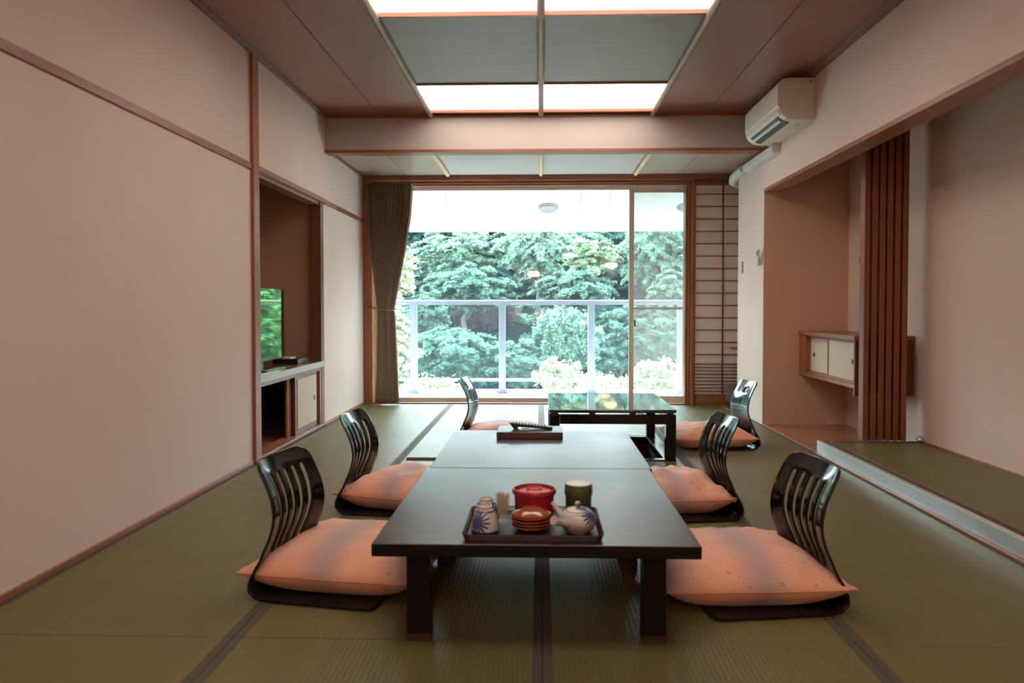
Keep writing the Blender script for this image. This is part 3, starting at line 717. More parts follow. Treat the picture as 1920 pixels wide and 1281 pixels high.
# ------------------------------------------------------------------ floor chairs (zaisu)
def cr_spline(pts, n):
    P = [Vector(p) for p in pts]; out = []
    P = [P[0]*2-P[1]]+P+[P[-1]*2-P[-2]]
    for i in range(1, len(P)-2):
        for k in range(n):
            t = k/n; a, b, c, d = P[i-1], P[i], P[i+1], P[i+2]
            out.append(0.5*((2*b)+(c-a)*t+(2*a-5*b+4*c-d)*t*t+(3*b-a-3*c+d)*t**3))
    out.append(P[-2]); return out
prof = cr_spline([(0.455, 0.016, 0), (0.43, 0.009, 0), (0.25, 0.006, 0), (0.07, 0.006, 0), (0.022, 0.018, 0), (0.0, 0.05, 0), (0.002, 0.09, 0), (0.022, 0.15, 0), (0.048, 0.21, 0), (0.060, 0.27, 0), (0.050, 0.335, 0), (0.022, 0.40, 0), (-0.012, 0.460, 0)], 9)
L = [0.0]
for a, b_ in zip(prof, prof[1:]): L.append(L[-1]+(b_-a).length)
TOT = L[-1]
def shell(name, i0, i1, wfun, slots, curve, mat, parent):
    """slots(tlen) -> list of (left, right) gaps in metres"""
    mb = MB(); rows = []
    for i in range(i0, i1+1):
        d = TOT-L[i]; w_ = wfun(d, prof[i].y)
        gaps = slots(d, w_)
        bounds = [-w_/2]
        for g0, g1 in gaps: bounds += [g0, g1]
        bounds.append(w_/2)
        xs = []
        sub = 3
        for k in range(len(bounds)-1):
            for q in range(sub): xs.append(bounds[k]+(bounds[k+1]-bounds[k])*q/sub)
        xs.append(bounds[-1])
        tw = max(0, min(1, (prof[i].y-0.03)/0.10))
        rows.append([(prof[i].x+curve*tw*(2*s/0.4)**2, s, prof[i].y) for s in xs])
    n = len(rows[0]); 
    for r in rows: mb.v += r
    ng = (n-1)//3
    for j in range(len(rows)-1):
        d = TOT-L[i0+j]; d2 = TOT-L[i0+j+1]
        for k in range(n-1):
            col = k//3
            if col % 2 == 1:
                g = slots(d, wfun(d, prof[i0+j].y)); g2 = slots(d2, wfun(d2, prof[i0+j+1].y))
                q = (col-1)//2
                if (g[q][1]-g[q][0]) > 1e-4 or (g2[q][1]-g2[q][0]) > 1e-4: continue
            a = j*n+k; mb.f.append((a, a+1, a+n+1, a+n)); mb.mi.append(0)
    me_o = mb.build(name, mat, parent, weld=True)
    me_o.data.polygons.foreach_set('use_smooth', [True]*len(me_o.data.polygons))
    sm = me_o.modifiers.new('thick', 'SOLIDIFY'); sm.thickness = 0.009; sm.offset = 0
    bv = me_o.modifiers.new('bev', 'BEVEL'); bv.width = 0.002; bv.segments = 2; bv.limit_method = 'ANGLE'; bv.angle_limit = R_(50)
    return me_o
def wf(base, top, rc):
    def f_(d, z):
        s = min(1, d/0.45); w_ = top+(base-top)*(s**2)
        if d < rc: w_ -= 2*(rc-math.sqrt(max(0, rc*rc-(rc-d)**2)))
        if TOT-d < 0.04: q = 0.04-(TOT-d); w_ -= 2*(0.04-math.sqrt(max(0, 0.0016-q*q)))
        return w_
    return f_
def slots5(d, w_):
    c = [-0.106, -0.053, 0, 0.053, 0.106]; out = []
    d0, d1, r = 0.062, 0.355, 0.011
    hw_ = 0.0
    if d0 < d < d1:
        e = min(d-d0, d1-d); hw_ = 0.0128*min(1, math.sqrt(max(0, 1-(1-min(1, e/0.016))**2)))
        hw_ *= 1.0-0.18*((d-d0)/(d1-d0))
    cs = 1.0-0.12*max(0, min(1, (d-0.1)/0.25))
    return [(x*cs-hw_, x*cs+hw_) for x in c]
def hole1(d, w_):
    r = 0.024; e = abs(d-0.075); h_ = math.sqrt(r*r-e*e) if e < r else 0
    return [(-h_, h_)]
def noslot(d, w_): return [(-0.05, -0.05)]
ISPLIT = 36
mch, nt, b = new_mat('zaisu_lacquer'); b.inputs['Base Color'].default_value = (0.007, 0.006, 0.006, 1)
b.inputs['Roughness'].default_value = 0.10; b.inputs['Coat Weight'].default_value = 0.0; b.inputs['Specular IOR Level'].default_value = 0.5
GR = 'legless floor chairs around the low tables'
def zaisu(kind, label, loc, rz):
    t = thing('floor_chair', label, 'chair', loc, rz, GR)
    if kind == 'slat':
        w_ = wf(0.42, 0.345, 0.05); shell('seat', 0, ISPLIT, w_, slots5, 0.03, mch, t); shell('backrest', ISPLIT, len(prof)-1, w_, slots5, 0.03, mch, t)
    else:
        w_ = wf(0.40, 0.285, 0.03); shell('seat', 0, ISPLIT, w_, hole1, 0.03, mch, t); shell('backrest', ISPLIT, len(prof)-1, w_, hole1, 0.03, mch, t)
    return t
Z0 = 0.0025
A = zaisu('slat', 'black slatted floor chair before the cream wall, closest to the tea tray', (-0.945, 2.69, Z0), R_(-11))
B = zaisu('solid', 'black solid-backed floor chair with round hole, on the half mat', (-0.56, 5.42, 0.0185), R_(-8))
def dup(o, loc, rz, label):
    c = copy_tree(o); c.location = loc; c.rotation_euler = (0, 0, rz); c['label'] = label; return c
dup(A, (-0.955, 3.75, Z0), R_(-7), 'black slatted floor chair before the cream wall, level with the second table')
dup(A, (0.958, 2.63, Z0), R_(189), 'black slatted floor chair closest to the steel-edged platform')
dup(A, (0.912, 3.69, Z0), R_(187), 'black slatted floor chair in front of the hole-backed one, opposite the cream wall')
dup(B, (1.492, 5.44, Z0), R_(188), 'black solid-backed floor chair with round hole, near the pale column')

# ------------------------------------------------------------------ cushions
def m_cushion():
    m, nt, b = new_mat('cushion_cloth')
    tc = nt.nodes.new('ShaderNodeTexCoord'); sep = nt.nodes.new('ShaderNodeSeparateXYZ'); nt.links.new(tc.outputs['Object'], sep.inputs[0])
    v = coords(nt); wob = noise(nt, v, 6, 3)
    x = math_(nt, 'ADD', sep.outputs[0], math_(nt, 'MULTIPLY', math_(nt, 'SUBTRACT', wob, 0.5), 0.05))
    def band(c, wd):
        a = math_(nt, 'ABSOLUTE', math_(nt, 'SUBTRACT', x, c)); return math_(nt, 'MAXIMUM', 0.0, math_(nt, 'SUBTRACT', 1.0, math_(nt, 'DIVIDE', a, wd)))
    bnd = math_(nt, 'MAXIMUM', band(-0.02, 0.115), band(0.29, 0.12))
    sm = nt.nodes.new('ShaderNodeMapRange'); sm.interpolation_type = 'SMOOTHSTEP'; nt.links.new(bnd, sm.inputs[0]); sm.inputs[4].default_value = 0.85
    base = ramp(nt, noise(nt, v, 9, 4), [(0.3, (0.74, 0.35, 0.225, 1)), (0.7, (0.82, 0.42, 0.29, 1))])
    c1 = mixc(nt, sm.outputs[0], base, (0.42, 0.30, 0.29, 1))
    vo = nt.nodes.new('ShaderNodeTexVoronoi'); vo.inputs['Scale'].default_value = 22; nt.links.new(v, vo.inputs['Vector'])
    dots = math_(nt, 'LESS_THAN', vo.outputs['Distance'], 0.17)
    gate = math_(nt, 'GREATER_THAN', noise(nt, coords(nt, (40, 40, 40)), 1.0, 1), 0.50)
    c2 = mixc(nt, math_(nt, 'MULTIPLY', math_(nt, 'MULTIPLY', dots, gate), 0.5), c1, (0.34, 0.13, 0.09, 1))
    nt.links.new(c2, b.inputs['Base Color']); b.inputs['Roughness'].default_value = 0.62; b.inputs['Specular IOR Level'].default_value = 0.3
    b.inputs['Sheen Weight'].default_value = 0.25
    bump(nt, b, noise(nt, coords(nt, (350, 350, 350)), 1, 2), 0.15, 0.001); return m
M['cushion'] = m_cushion()
def cushion(name_label, loc, rz, W=0.58, D=0.60, Hh=0.12, seed=0, rough=1.0, lift=None):
    r = np.random.default_rng(seed+40); n = 44
    mb = MB()
    ph = r.uniform(0, 6.28, 12)
    def pt(u, v, top):
        a = max(0, 1-abs(u)**3.0)**0.55*max(0, 1-abs(v)**3.0)**0.55
        pin = 0.055
        x = u*W/2*(1-pin*(1-v**2)**1.0); y = v*D/2*(1-pin*(1-u**2))
        k = 1+0.03*rough*(math.sin(3*x/0.1+ph[0])*math.sin(2.3*y/0.1+ph[1]))
        crease = 0.0045*rough*(abs(math.sin(9*u*v+4*v+ph[2]))+abs(math.sin(7*u-6*v*u+ph[3])))*min(1, a*2)
        # diagonal creases running to the corners
        dg = abs(abs(u)-abs(v)); cr = 0.006*math.exp(-(dg/0.10)**2)*(max(abs(u), abs(v))**3)*math.sin(18*(abs(u)+abs(v))+ph[4])*rough
        hT = Hh*0.60*a*k; hB = Hh*0.40*min(1, a*1.6)
        zc = Hh*0.40
        if top: z = zc+hT-crease+cr*(a > 0.02)
        else: z = max(0.0, zc-hB)
        # corners curl up slightly
        z += 0.010*(abs(u)*abs(v))**3
        if lift: z += lift(u, v)*0 
        return (x, y, z)
    us = [math.sin((i/(n)-0.5)*PI) for i in range(n+1)]
    for top in (1, 0):
        o = len(mb.v)
        for j in us:
            for i in us: mb.v.append(pt(i, j, top))
        N = n+1
        for j in range(n):
            for i in range(n):
                q = (o+j*N+i, o+j*N+i+1, o+(j+1)*N+i+1, o+(j+1)*N+i)
                mb.f.append(q if top else q[::-1]); mb.mi.append(0)
    # tie threads at the centre
    o = mb.build('floor_cushion', M['cushion'], smooth=False, weld=True)
    o.data.polygons.foreach_set('use_smooth', [True]*len(o.data.polygons))
    o.location = loc; o.rotation_euler = (0, 0, rz)
    # piped seam edge
    edge = []
    for k in range(4*20):
        s, q = divmod(k, 20); tq = -1+2*q/20
        u, v = [(tq, -1), (1, tq), (-tq, 1), (-1, -tq)][s]; p = pt(u, v, 1); edge.append(p)
    edge.append(edge[0])
    MB().tube(edge, 0.003, 6, cap=False).build('seam', m_seam, o, smooth=True)
    tag(o, name_label, 'cushion', 'salmon floor cushions on the chairs')
    return o
m_seam = m_plain('seam_cloth', (0.66, 0.28, 0.17, 1), 0.6)
ZS = 0.0145
cushion('plump salmon cushion on the slatted chair before the cream wall closest to the tray', (-0.677, 2.76, ZS), R_(-9), 0.62, 0.60, 0.155, 1)
cushion('salmon cushion with pointed outer corner, on the chair level with the second table', (-0.640, 3.80, ZS), R_(-15), 0.60, 0.58, 0.165, 2, 1.5)
cushion('wide salmon cushion with grey band, on the chair closest to the steel-edged platform', (0.682, 2.695, ZS), R_(184), 0.61, 0.60, 0.155, 3)
cushion('crumpled salmon cushion with folded end, beside the second table opposite the cream wall', (0.606, 3.77, ZS), R_(184), 0.58, 0.54, 0.175, 4, 3.0)
cushion('flat salmon cushion between the footwell table and the pale column', (1.188, 5.45, ZS), R_(184), 0.58, 0.52, 0.15, 5)
cushion('salmon cushion on the hole-backed chair over the half mat', (-0.265, 5.43, ZS+.0165), R_(-5), 0.56, 0.54, 0.135, 6)

# ------------------------------------------------------------------ tea things on the tray
TZ = 0.3305
mt, nt, b = new_mat('tray_lacquer'); b.inputs['Base Color'].default_value = (0.012, 0.008, 0.008, 1); b.inputs['Roughness'].default_value = 0.4; b.inputs['Specular IOR Level'].default_value = 0.25
t = thing('tray', 'dark lacquered tray with reddish rim holding the tea set on the low table', 'tray', (-0.022, 2.245, TZ))
MB().prism(rrect(0.385, 0.30, 0.02, 5), 'z', 0.0, 0.006).build('tray_base', mt, t)
outer = rrect(0.40, 0.315, 0.026, 6); inner = rrect(0.388, 0.303, 0.022, 6); foot = rrect(0.385, 0.30, 0.02, 6)
rm = MB(); n = len(outer)
rings = [[(x, y, 0.002) for x, y in foot], [(x, y, 0.019) for x, y in outer], [(x, y, 0.021) for x, y in rrect(0.395, 0.31, 0.024, 6)], [(x, y, 0.018) for x, y in inner], [(x*0.97, y*0.96, 0.0062) for x, y in foot]]
for r in rings: rm.v += r
for j in range(4):
    for k in range(n): rm.f.append((j*n+k, j*n+(k+1) % n, (j+1)*n+(k+1) % n, (j+1)*n+k)); rm.mi.append(0)
rm.build('tray_rim', m_plain('tray_rim', (0.060, 0.020, 0.020, 1), 0.2), t, smooth=True)
TI = TZ+0.0065
def m_porcelain(name, centre, radius, axis_n, squash=1.0, blue=(0.008, 0.03, 0.15, 1), rings_z=()):
    m, nt, b = new_mat(name)
    tc = nt.nodes.new('ShaderNodeTexCoord'); sb = nt.nodes.new('ShaderNodeVectorMath'); sb.operation = 'SUBTRACT'
    nt.links.new(tc.outputs['Object'], sb.inputs[0]); sb.inputs[1].default_value = centre
    N = Vector(axis_n).normalized(); U = N.cross(Vector((0, 0, 1))).normalized(); V = U.cross(N).normalized()
    def dot(vec):
        d = nt.nodes.new('ShaderNodeVectorMath'); d.operation = 'DOT_PRODUCT'; nt.links.new(sb.outputs[0], d.inputs[0]); d.inputs[1].default_value = vec; return d.outputs['Value']
    u, v, nn = dot(U), dot(V), dot(N)
    r = math_(nt, 'SQRT', math_(nt, 'ADD', math_(nt, 'MULTIPLY', u, u), math_(nt, 'MULTIPLY', v, v)))
    a = math_(nt, 'ARCTAN2', v, u)
    sp_ = math_(nt, 'ABSOLUTE', math_(nt, 'SINE', math_(nt, 'MULTIPLY', a, 7.5)))
    lim = math_(nt, 'MULTIPLY', radius, math_(nt, 'ADD', 0.35, math_(nt, 'MULTIPLY', sp_, 0.65)))
    mask = math_(nt, 'MULTIPLY', math_(nt, 'LESS_THAN', r, lim), math_(nt, 'GREATER_THAN', nn, -radius*1.2))
    sz = nt.nodes.new('ShaderNodeSeparateXYZ'); nt.links.new(tc.outputs['Object'], sz.inputs[0])
    for z0, z1 in rings_z:
        q = math_(nt, 'MULTIPLY', math_(nt, 'GREATER_THAN', sz.outputs[2], z0), math_(nt, 'LESS_THAN', sz.outputs[2], z1)); mask = math_(nt, 'MAXIMUM', mask, q)
    base = ramp(nt, noise(nt, coords(nt), 30, 4), [(0.3, (0.46, 0.43, 0.41, 1)), (0.7, (0.54, 0.50, 0.48, 1))])
    nt.links.new(mixc(nt, math_(nt, 'MULTIPLY', mask, 0.92), base, blue), b.inputs['Base Color']); b.inputs['Roughness'].default_value = 0.22
    return m
cupm = m_porcelain('cup_porcelain', (-0.02, -0.03, 0.032), 0.036, (-0.45, -1, 0.1), rings_z=((0.000, 0.006), (0.058, 0.0625)))
cprof = [(0.036, 0.0), (0.0395, 0.003), (0.0395, 0.012), (0.037, 0.035), (0.030, 0.055), (0.0245, 0.063), (0.021, 0.065), (0.0205, 0.074), (0.0175, 0.0745), (0.0165, 0.070), (0.0, 0.069)]
cup = MB().lathe(cprof).build('tea_cup', cupm, smooth=True, loc=(-0.161, 2.175, TI)); tag(cup, 'upside-down porcelain tea cup with blue spiky flower, nearer of two on the tray', 'cup', 'tea cups on the tray')
c2 = cup.copy(); C.objects.link(c2); c2.location = (-0.163, 2.262, TI); c2.rotation_euler = (0, 0, 1.1); c2['label'] = 'upside-down porcelain tea cup half hidden behind its twin'
# toothpick glass
t = thing('toothpick_holder', 'small clear glass full of toothpicks between the cups and saucers', 'toothpick holder', (-0.113, 2.235, TI))
MB().lathe([(0.019, 0), (0.021, 0.004), (0.021, 0.098), (0.0195, 0.098), (0.0193, 0.014), (0, 0.012)], n=28).build('glass', m_glass('clear_glass', (0.96, 0.97, 0.97, 1), haze=0.05), t, smooth=True)
tp = MB()
for k in range(34):
    a = random.uniform(0, 2*PI); r0 = 0.016*math.sqrt(random.random()); a2 = a+random.uniform(-.4, .4); r1 = 0.017*math.sqrt(random.random())
    tp.tube([(r0*math.cos(a), r0*math.sin(a), 0.032), (r1*math.cos(a2), r1*math.sin(a2), 0.088+random.uniform(0, 0.014))], 0.0012, 5)
o = tp.build('toothpicks', m_plain('pick_wood', (0.60, 0.47, 0.34, 1), 0.7), t); o['kind'] = 'stuff'
# saucers
msau = m_wood('saucer_wood', (0.22, 0.05, 0.012, 1), (0.38, 0.10, 0.025, 1), 'x', rough=0.2, coat=0.4, scale=2)
sprof = [(0.0, 0.0), (0.028, 0.0), (0.030, 0.003), (0.053, 0.011), (0.057, 0.014), (0.0565, 0.0165), (0.050, 0.0145), (0.024, 0.008), (0, 0.008)]
sau = None
slabs = ['orange-brown wooden saucer at the bottom of the stack on the tray', 'orange-brown wooden saucer, second from the bottom of the stack', 'orange-brown wooden saucer in the middle of the stack', 'orange-brown wooden saucer just under the top one of the stack', 'orange-brown wooden saucer lying upside-down on top of the stack']
for k in range(5):
    pos = (-0.028+0.002*math.sin(k*2.1), 2.195+0.002*math.cos(k*1.7), TI+k*0.0092)
    if sau is None: sau = MB().lathe(sprof).build('saucer', msau, smooth=True); c = sau
    else: c = sau.copy(); C.objects.link(c)
    c.location = pos
    if k == 4: c.rotation_euler = (PI, 0, 0); c.location = (pos[0], pos[1], TI+3*0.0092+0.0166+0.0172)
    tag(c, slabs[k], 'saucer', 'stacked wooden saucers')
# red bowl
t = thing('lidded_bowl', 'round red lacquer bowl with sunken lid behind the saucers', 'bowl', (-0.020, 2.322, TI))
mred = m_plain('red_lacquer', (0.33, 0.008, 0.016, 1), 0.3, coat=0.3); mred2 = m_plain('red_lid', (0.50, 0.03, 0.045, 1), 0.35, coat=0.3)
MB().lathe([(0.050, 0), (0.056, 0.003), (0.0595, 0.02), (0.061, 0.065), (0.0615, 0.075), (0.067, 0.077), (0.068, 0.082), (0.067, 0.089), (0.0655, 0.091), (0.062, 0.090), (0.0595, 0.079), (0.0, 0.077)], n=56).build('bowl', mred, t, smooth=True)
MB().lathe([(0.0, 0.0775), (0.059, 0.0795), (0.050, 0.083), (0.030, 0.086), (0.024, 0.089), (0.022, 0.0935), (0.0195, 0.094), (0.017, 0.090), (0, 0.089)], n=48).build('lid', mred2, t, smooth=True)
# tea caddy
t = thing('tea_caddy', 'green cylindrical tea caddy with white top behind the teapot', 'tea caddy', (0.117, 2.338, TI))
mgr = m_plain('caddy_green', (0.055, 0.075, 0.022, 1), 0.4, var=0.12, sc=30)
MB().lathe([(0.039, 0), (0.040, 0.002), (0.040, 0.036), (0.0392, 0.0375), (0.0392, 0.039), (0.040, 0.0405), (0.040, 0.068)], n=44).build('body', mgr, t, smooth=True)
lid = MB().lathe([(0.0, 0.0683), (0.0425, 0.0683), (0.043, 0.070), (0.043, 0.090), (0.0415, 0.094), (0.0425, 0.096), (0.0415, 0.101), (0.0, 0.101)], n=44).build('lid', mgr, t, smooth=True)
o = MB().lathe([(0.0385, 0.1012), (0.0385, 0.1035), (0.036, 0.1045), (0.0, 0.1045)], n=44).build('cap_disc', m_plain('caddy_white', (0.75, 0.72, 0.70, 1), 0.35), lid, smooth=True); tag(o, 'white disc on top of the caddy lid')
# teapot
t = thing('teapot', 'white side-handled porcelain teapot with blue flower on the tray', 'teapot', (0.108, 2.185, TI))
potm = m_porcelain('pot_porcelain', (0.036, -0.026, 0.050), 0.034, (0.62, -0.62, 0.45))
MB().lathe([(0.033, 0), (0.034, 0.003), (0.045, 0.010), (0.0535, 0.024), (0.0545, 0.036), (0.050, 0.048), (0.041, 0.056), (0.035, 0.059), (0.0, 0.059)], n=48).build('body', potm, t, smooth=True)
lid = MB().lathe([(0.0, 0.0592), (0.0355, 0.0592), (0.034, 0.0625), (0.024, 0.067), (0.010, 0.069), (0.006, 0.0705), (0.0055, 0.074), (0.009, 0.077), (0.0095, 0.081), (0.006, 0.085), (0, 0.086)], n=36).build('lid', m_porcelain('lid_porcelain', (0.012, -0.014, 0.066), 0.020, (0.1, -0.2, 1)), t, smooth=True)
pm = m_porcelain('pot_plain', (1, 1, 1), 0.001, (0, 1, 0))
MB().tube([(-0.030, -0.036, 0.030), (-0.042, -0.052, 0.036), (-0.056, -0.068, 0.044), (-0.068, -0.080, 0.051), (-0.072, -0.084, 0.0535)], [0.0125, 0.010, 0.0105, 0.013, 0.0135], 20).build('handle', pm, t, smooth=True)
MB().tube([(-0.034, 0.016, 0.030), (-0.050, 0.022, 0.042), (-0.060, 0.026, 0.056), (-0.069, 0.029, 0.068), (-0.076, 0.031, 0.074)], [0.014, 0.011, 0.008, 0.0065, 0.006], 16).build('spout', pm, t, smooth=True)

# box and remote control
o = MB().box(-0.165, 0.165, -0.105, 0.105, 0, 0.034).build('lacquer_box', m_plain('maroon_lacquer', (0.060, 0.013, 0.014, 1), 0.3, coat=0.3), bevel=0.004, loc=(-0.055, 3.855, TZ)); tag(o, 'flat maroon lacquer box on the second low table', 'box')
t = thing('remote_control', 'black remote control with raised buttons lying on the maroon box', 'remote', (-0.05, 3.86, TZ+0.0345), R_(-4))
MB().prism([(-0.115, 0.034), (-0.105, 0.026), (-0.09, 0.006), (-0.085, 0.0), (-0.07, 0.002), (-0.062, 0.012), (0.05, 0.004), (0.085, 0.0), (0.105, 0.0), (0.112, 0.006), (0.108, 0.013), (0.06, 0.017), (-0.06, 0.027)], 'y', -0.024, 0.024).build('body', M['black'], t, bevel=0.003)
m_btn = m_plain('button_grey', (0.05, 0.05, 0.05, 1), 0.4)
for k in range(11):
    x = -0.09+k*0.016
    for y in (-0.014, 0.0, 0.014):
        z = 0.0275-(k*0.016-0.03)*0.085 if x > -0.06 else 0.0295
        bx(x-0.004, x+0.004, y-0.004, y+0.004, z-0.004, z+0.0025).build('button', m_btn, t)
o = bx(-0.045, -0.005, -0.027, -0.0245, 0.002, 0.007).build('label_strip', M['steel'], t)
# ------------------------------------------------------------------ balcony
bc = MB()
struct(bx(-6, 6, WY+0.20, 9.35, -0.30, -0.10), 'floor_balcony', M['white_ext'])
k_ = MB(); k_.box(-6, 6, 8.60, 9.15, -0.10, -0.004)
k_.cur = 1
for x in (-2.55, -1.5, -0.47, 0.56, 1.59, 2.62): k_.box(x-0.006, x+0.006, 8.597, 8.601, -0.10, -0.005)
struct(k_, 'trim_16', [m_plain('kerb_paint', (0.36, 0.41, 0.50, 1), 0.6), m_plain('kerb_joint', (0.12, 0.14, 0.18, 1), 0.7)])
sf = MB(); a_ = WY+0.16; s0, s1 = 2.25, 1.925
sf.prism([(a_, s0), (9.18, s1), (9.18, s1+0.9), (a_, s0+0.9)], 'x', -6, 6)
sf.cur = 1
sl = (s1-s0)/(9.18-a_)
for x in (-2.4, -1.02, 0.30+0.13, 0.74, 2.1):
    sf.prism([(a_+.001, s0-0.0012), (9.17, s1-0.0012), (9.17, s1+0.01), (a_+.001, s0+0.01)], 'x', x-0.003, x+0.003)
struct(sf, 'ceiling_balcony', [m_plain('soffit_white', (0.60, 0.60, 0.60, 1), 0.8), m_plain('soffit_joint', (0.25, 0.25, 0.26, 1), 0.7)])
struct(bx(-6, 6, 9.181, 9.22, s1-0.02, s1+0.9), 'trim_17', M['white_ext'])
struct(bx(-6, LX-0.2, WY, WY+0.16, -0.3, 3.0), 'wall_exterior_curtain_side', M['white_ext']); struct(bx(3.0, 6, WY, WY+0.16, -0.3, 3.0), 'wall_exterior_shoji_side', M['white_ext'])
for (px, lab) in ((0.08, 'round white lamp on the balcony ceiling, seen through the wide pane'), (1.62, 'round white lamp on the balcony ceiling, cut by the wooden window post')):
    yy = 8.45; zz_ = s0+sl*(yy-a_)
    t = thing('balcony_lamp', lab, 'lamp', (px, yy, zz_)); t.rotation_euler = (math.atan(sl), 0, 0)
    MB().lathe([(0.0, -0.055), (0.07, -0.052), (0.10, -0.035), (0.105, -0.018), (0.0, -0.018)], n=32).build('cover', m_plain('lamp_cover', (0.30, 0.31, 0.32, 1), 0.4), t, smooth=True)
    MB().lathe([(0.0, -0.018), (0.115, -0.018), (0.115, -0.001), (0.0, -0.001)], n=32).build('base', m_plain('lamp_ring', (0.32, 0.32, 0.33, 1), 0.4), t)
t = thing('balcony_railing', 'pale blue-white metal railing with glass panes along the balcony edge', 'railing', (0, 8.74, -0.004))
MB().prism([(-0.035, 1.035), (0.035, 1.035), (0.035, 1.062), (0.02, 1.075), (-0.02, 1.075), (-0.035, 1.062)], 'x', -5.2, 5.2).build('top_rail', M['rail_white'], t, bevel=0.003)
MB().box(-5.2, 5.2, -0.018, 0.018, 0.135, 0.168).build('bottom_rail', M['rail_white'], t, bevel=0.003)
MB().box(-5.2, 5.2, -0.018, 0.018, 0.990+.03, 1.034).build('glazing_rail', M['rail_white'], t, bevel=0.002)
pxs = [-4.56, -3.53, -2.50, -1.47, -0.445, 0.58, 1.605, 2.63, 3.66, 4.69]
for i, x in enumerate(pxs):
    p = MB().box(x-0.038, x+0.038, -0.03, 0.03, 0.0, 1.034); p.build('post', M['rail_white'], t, bevel=0.004)
    MB().box(x-0.06, x+0.06, -0.05, 0.05, 0.0, 0.035).build('post_base', M['rail_white'], t, bevel=0.005)
for a, b2 in zip(pxs, pxs[1:]): MB().box(a+0.045, b2-0.045, -0.003, 0.003, 0.170, 1.018).build('glass_pane', M['rail_glass'], t)

# ------------------------------------------------------------------ hillside and trees
def hz(x, y):
    b0 = -4.0+max(0, y-11)*0.50
    if y > 24: b0 = -4.0+13*0.5+(y-24)*0.30
    return b0+0.9*math.sin(x*0.35+y*0.22)+0.5*math.sin(x*0.9-y*0.5)
g = MB(); NX_, NY_ = 70, 50
for j in range(NY_+1):
    for i in range(NX_+1):
        x = -38+76*i/NX_; y = 9.8+36*j/NY_; g.v.append((x, y, hz(x, y) if y > 11 else -4.2))
for j in range(NY_):
    for i in range(NX_): a = j*(NX_+1)+i; g.f.append((a, a+1, a+NX_+2, a+NX_+1)); g.mi.append(0)
mh, nt, b = new_mat('hill_hazed'); fz = noise(nt, coords(nt), 1.6, 10, 0.7)
nt.links.new(ramp(nt, fz, [(0.3, (0.006, 0.016, 0.020, 1)), (0.7, (0.02, 0.042, 0.04, 1))]), b.inputs['Base Color']); b.inputs['Roughness'].default_value = 1.0; b.inputs['Specular IOR Level'].default_value = 0.0  # blue in the ground colour stands for haze in the tree gaps
bump(nt, b, noise(nt, coords(nt), 5, 8, 0.7), 1.0, 0.5)
o = g.build('hillside', mh); o['kind'] = 'structure'; o.data.polygons.foreach_set('use_smooth', [True]*len(o.data.polygons))

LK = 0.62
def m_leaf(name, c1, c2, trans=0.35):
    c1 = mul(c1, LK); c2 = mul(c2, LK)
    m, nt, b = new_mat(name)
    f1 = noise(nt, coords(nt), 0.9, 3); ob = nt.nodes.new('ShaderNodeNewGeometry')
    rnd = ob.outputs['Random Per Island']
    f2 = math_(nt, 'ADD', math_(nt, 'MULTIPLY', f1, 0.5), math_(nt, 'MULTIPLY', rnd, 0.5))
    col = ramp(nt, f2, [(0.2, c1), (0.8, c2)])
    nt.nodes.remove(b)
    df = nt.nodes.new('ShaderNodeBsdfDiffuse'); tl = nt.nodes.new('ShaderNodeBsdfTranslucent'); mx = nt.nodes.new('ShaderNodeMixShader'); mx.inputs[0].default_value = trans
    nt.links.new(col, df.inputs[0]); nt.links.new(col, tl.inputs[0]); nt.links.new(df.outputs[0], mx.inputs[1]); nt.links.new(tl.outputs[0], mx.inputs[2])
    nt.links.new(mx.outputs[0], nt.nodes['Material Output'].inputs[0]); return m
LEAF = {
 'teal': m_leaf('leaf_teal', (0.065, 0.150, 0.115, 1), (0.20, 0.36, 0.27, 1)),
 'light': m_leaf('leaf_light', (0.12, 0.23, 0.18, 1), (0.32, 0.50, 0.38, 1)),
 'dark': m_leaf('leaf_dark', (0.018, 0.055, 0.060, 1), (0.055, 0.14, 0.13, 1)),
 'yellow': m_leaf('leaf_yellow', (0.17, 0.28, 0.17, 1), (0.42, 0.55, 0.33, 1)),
 'cream': m_leaf('leaf_cream_sunlit', (0.42, 0.52, 0.30, 1), (0.90, 0.90, 0.62, 1)),  # cream shrub flowers, and sunlight painted into the maple leaves
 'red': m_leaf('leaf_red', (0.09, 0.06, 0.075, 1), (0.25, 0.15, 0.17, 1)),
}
m_bark = m_plain('bark', (0.07, 0.06, 0.05, 1), 0.9, sc=12)
def leaf_mesh(name, P, Nn, size, mat, parent, r):
    """P (n,3) positions, Nn (n,3) normals; each leaf a bent four-point blade"""
    n = len(P)
    a = r.normal(size=(n, 3)); a -= (a*Nn).sum(1, keepdims=True)*Nn; a /= np.linalg.norm(a, axis=1, keepdims=True)+1e-9
    b2 = np.cross(Nn, a); s = size*r.uniform(0.6, 1.3, (n, 1))
    v = np.empty((n, 4, 3)); v[:, 0] = P-a*s; v[:, 1] = P+b2*s*0.42-Nn*s*0.10; v[:, 2] = P+a*s; v[:, 3] = P-b2*s*0.42-Nn*s*0.10
    me = bpy.data.meshes.new(name); me.vertices.add(n*4); me.vertices.foreach_set('co', v.reshape(-1))
    me.loops.add(n*4); me.loops.foreach_set('vertex_index', np.arange(n*4, dtype=np.int32))
    me.polygons.add(n); me.polygons.foreach_set('loop_start', np.arange(0, n*4, 4, dtype=np.int32)); me.polygons.foreach_set('loop_total', np.full(n, 4, dtype=np.int32))
    me.materials.append(mat); me.update(calc_edges=True)
    o = bpy.data.objects.new(name, me); C.objects.link(o); o.parent = parent; return o
TRUNKS = True
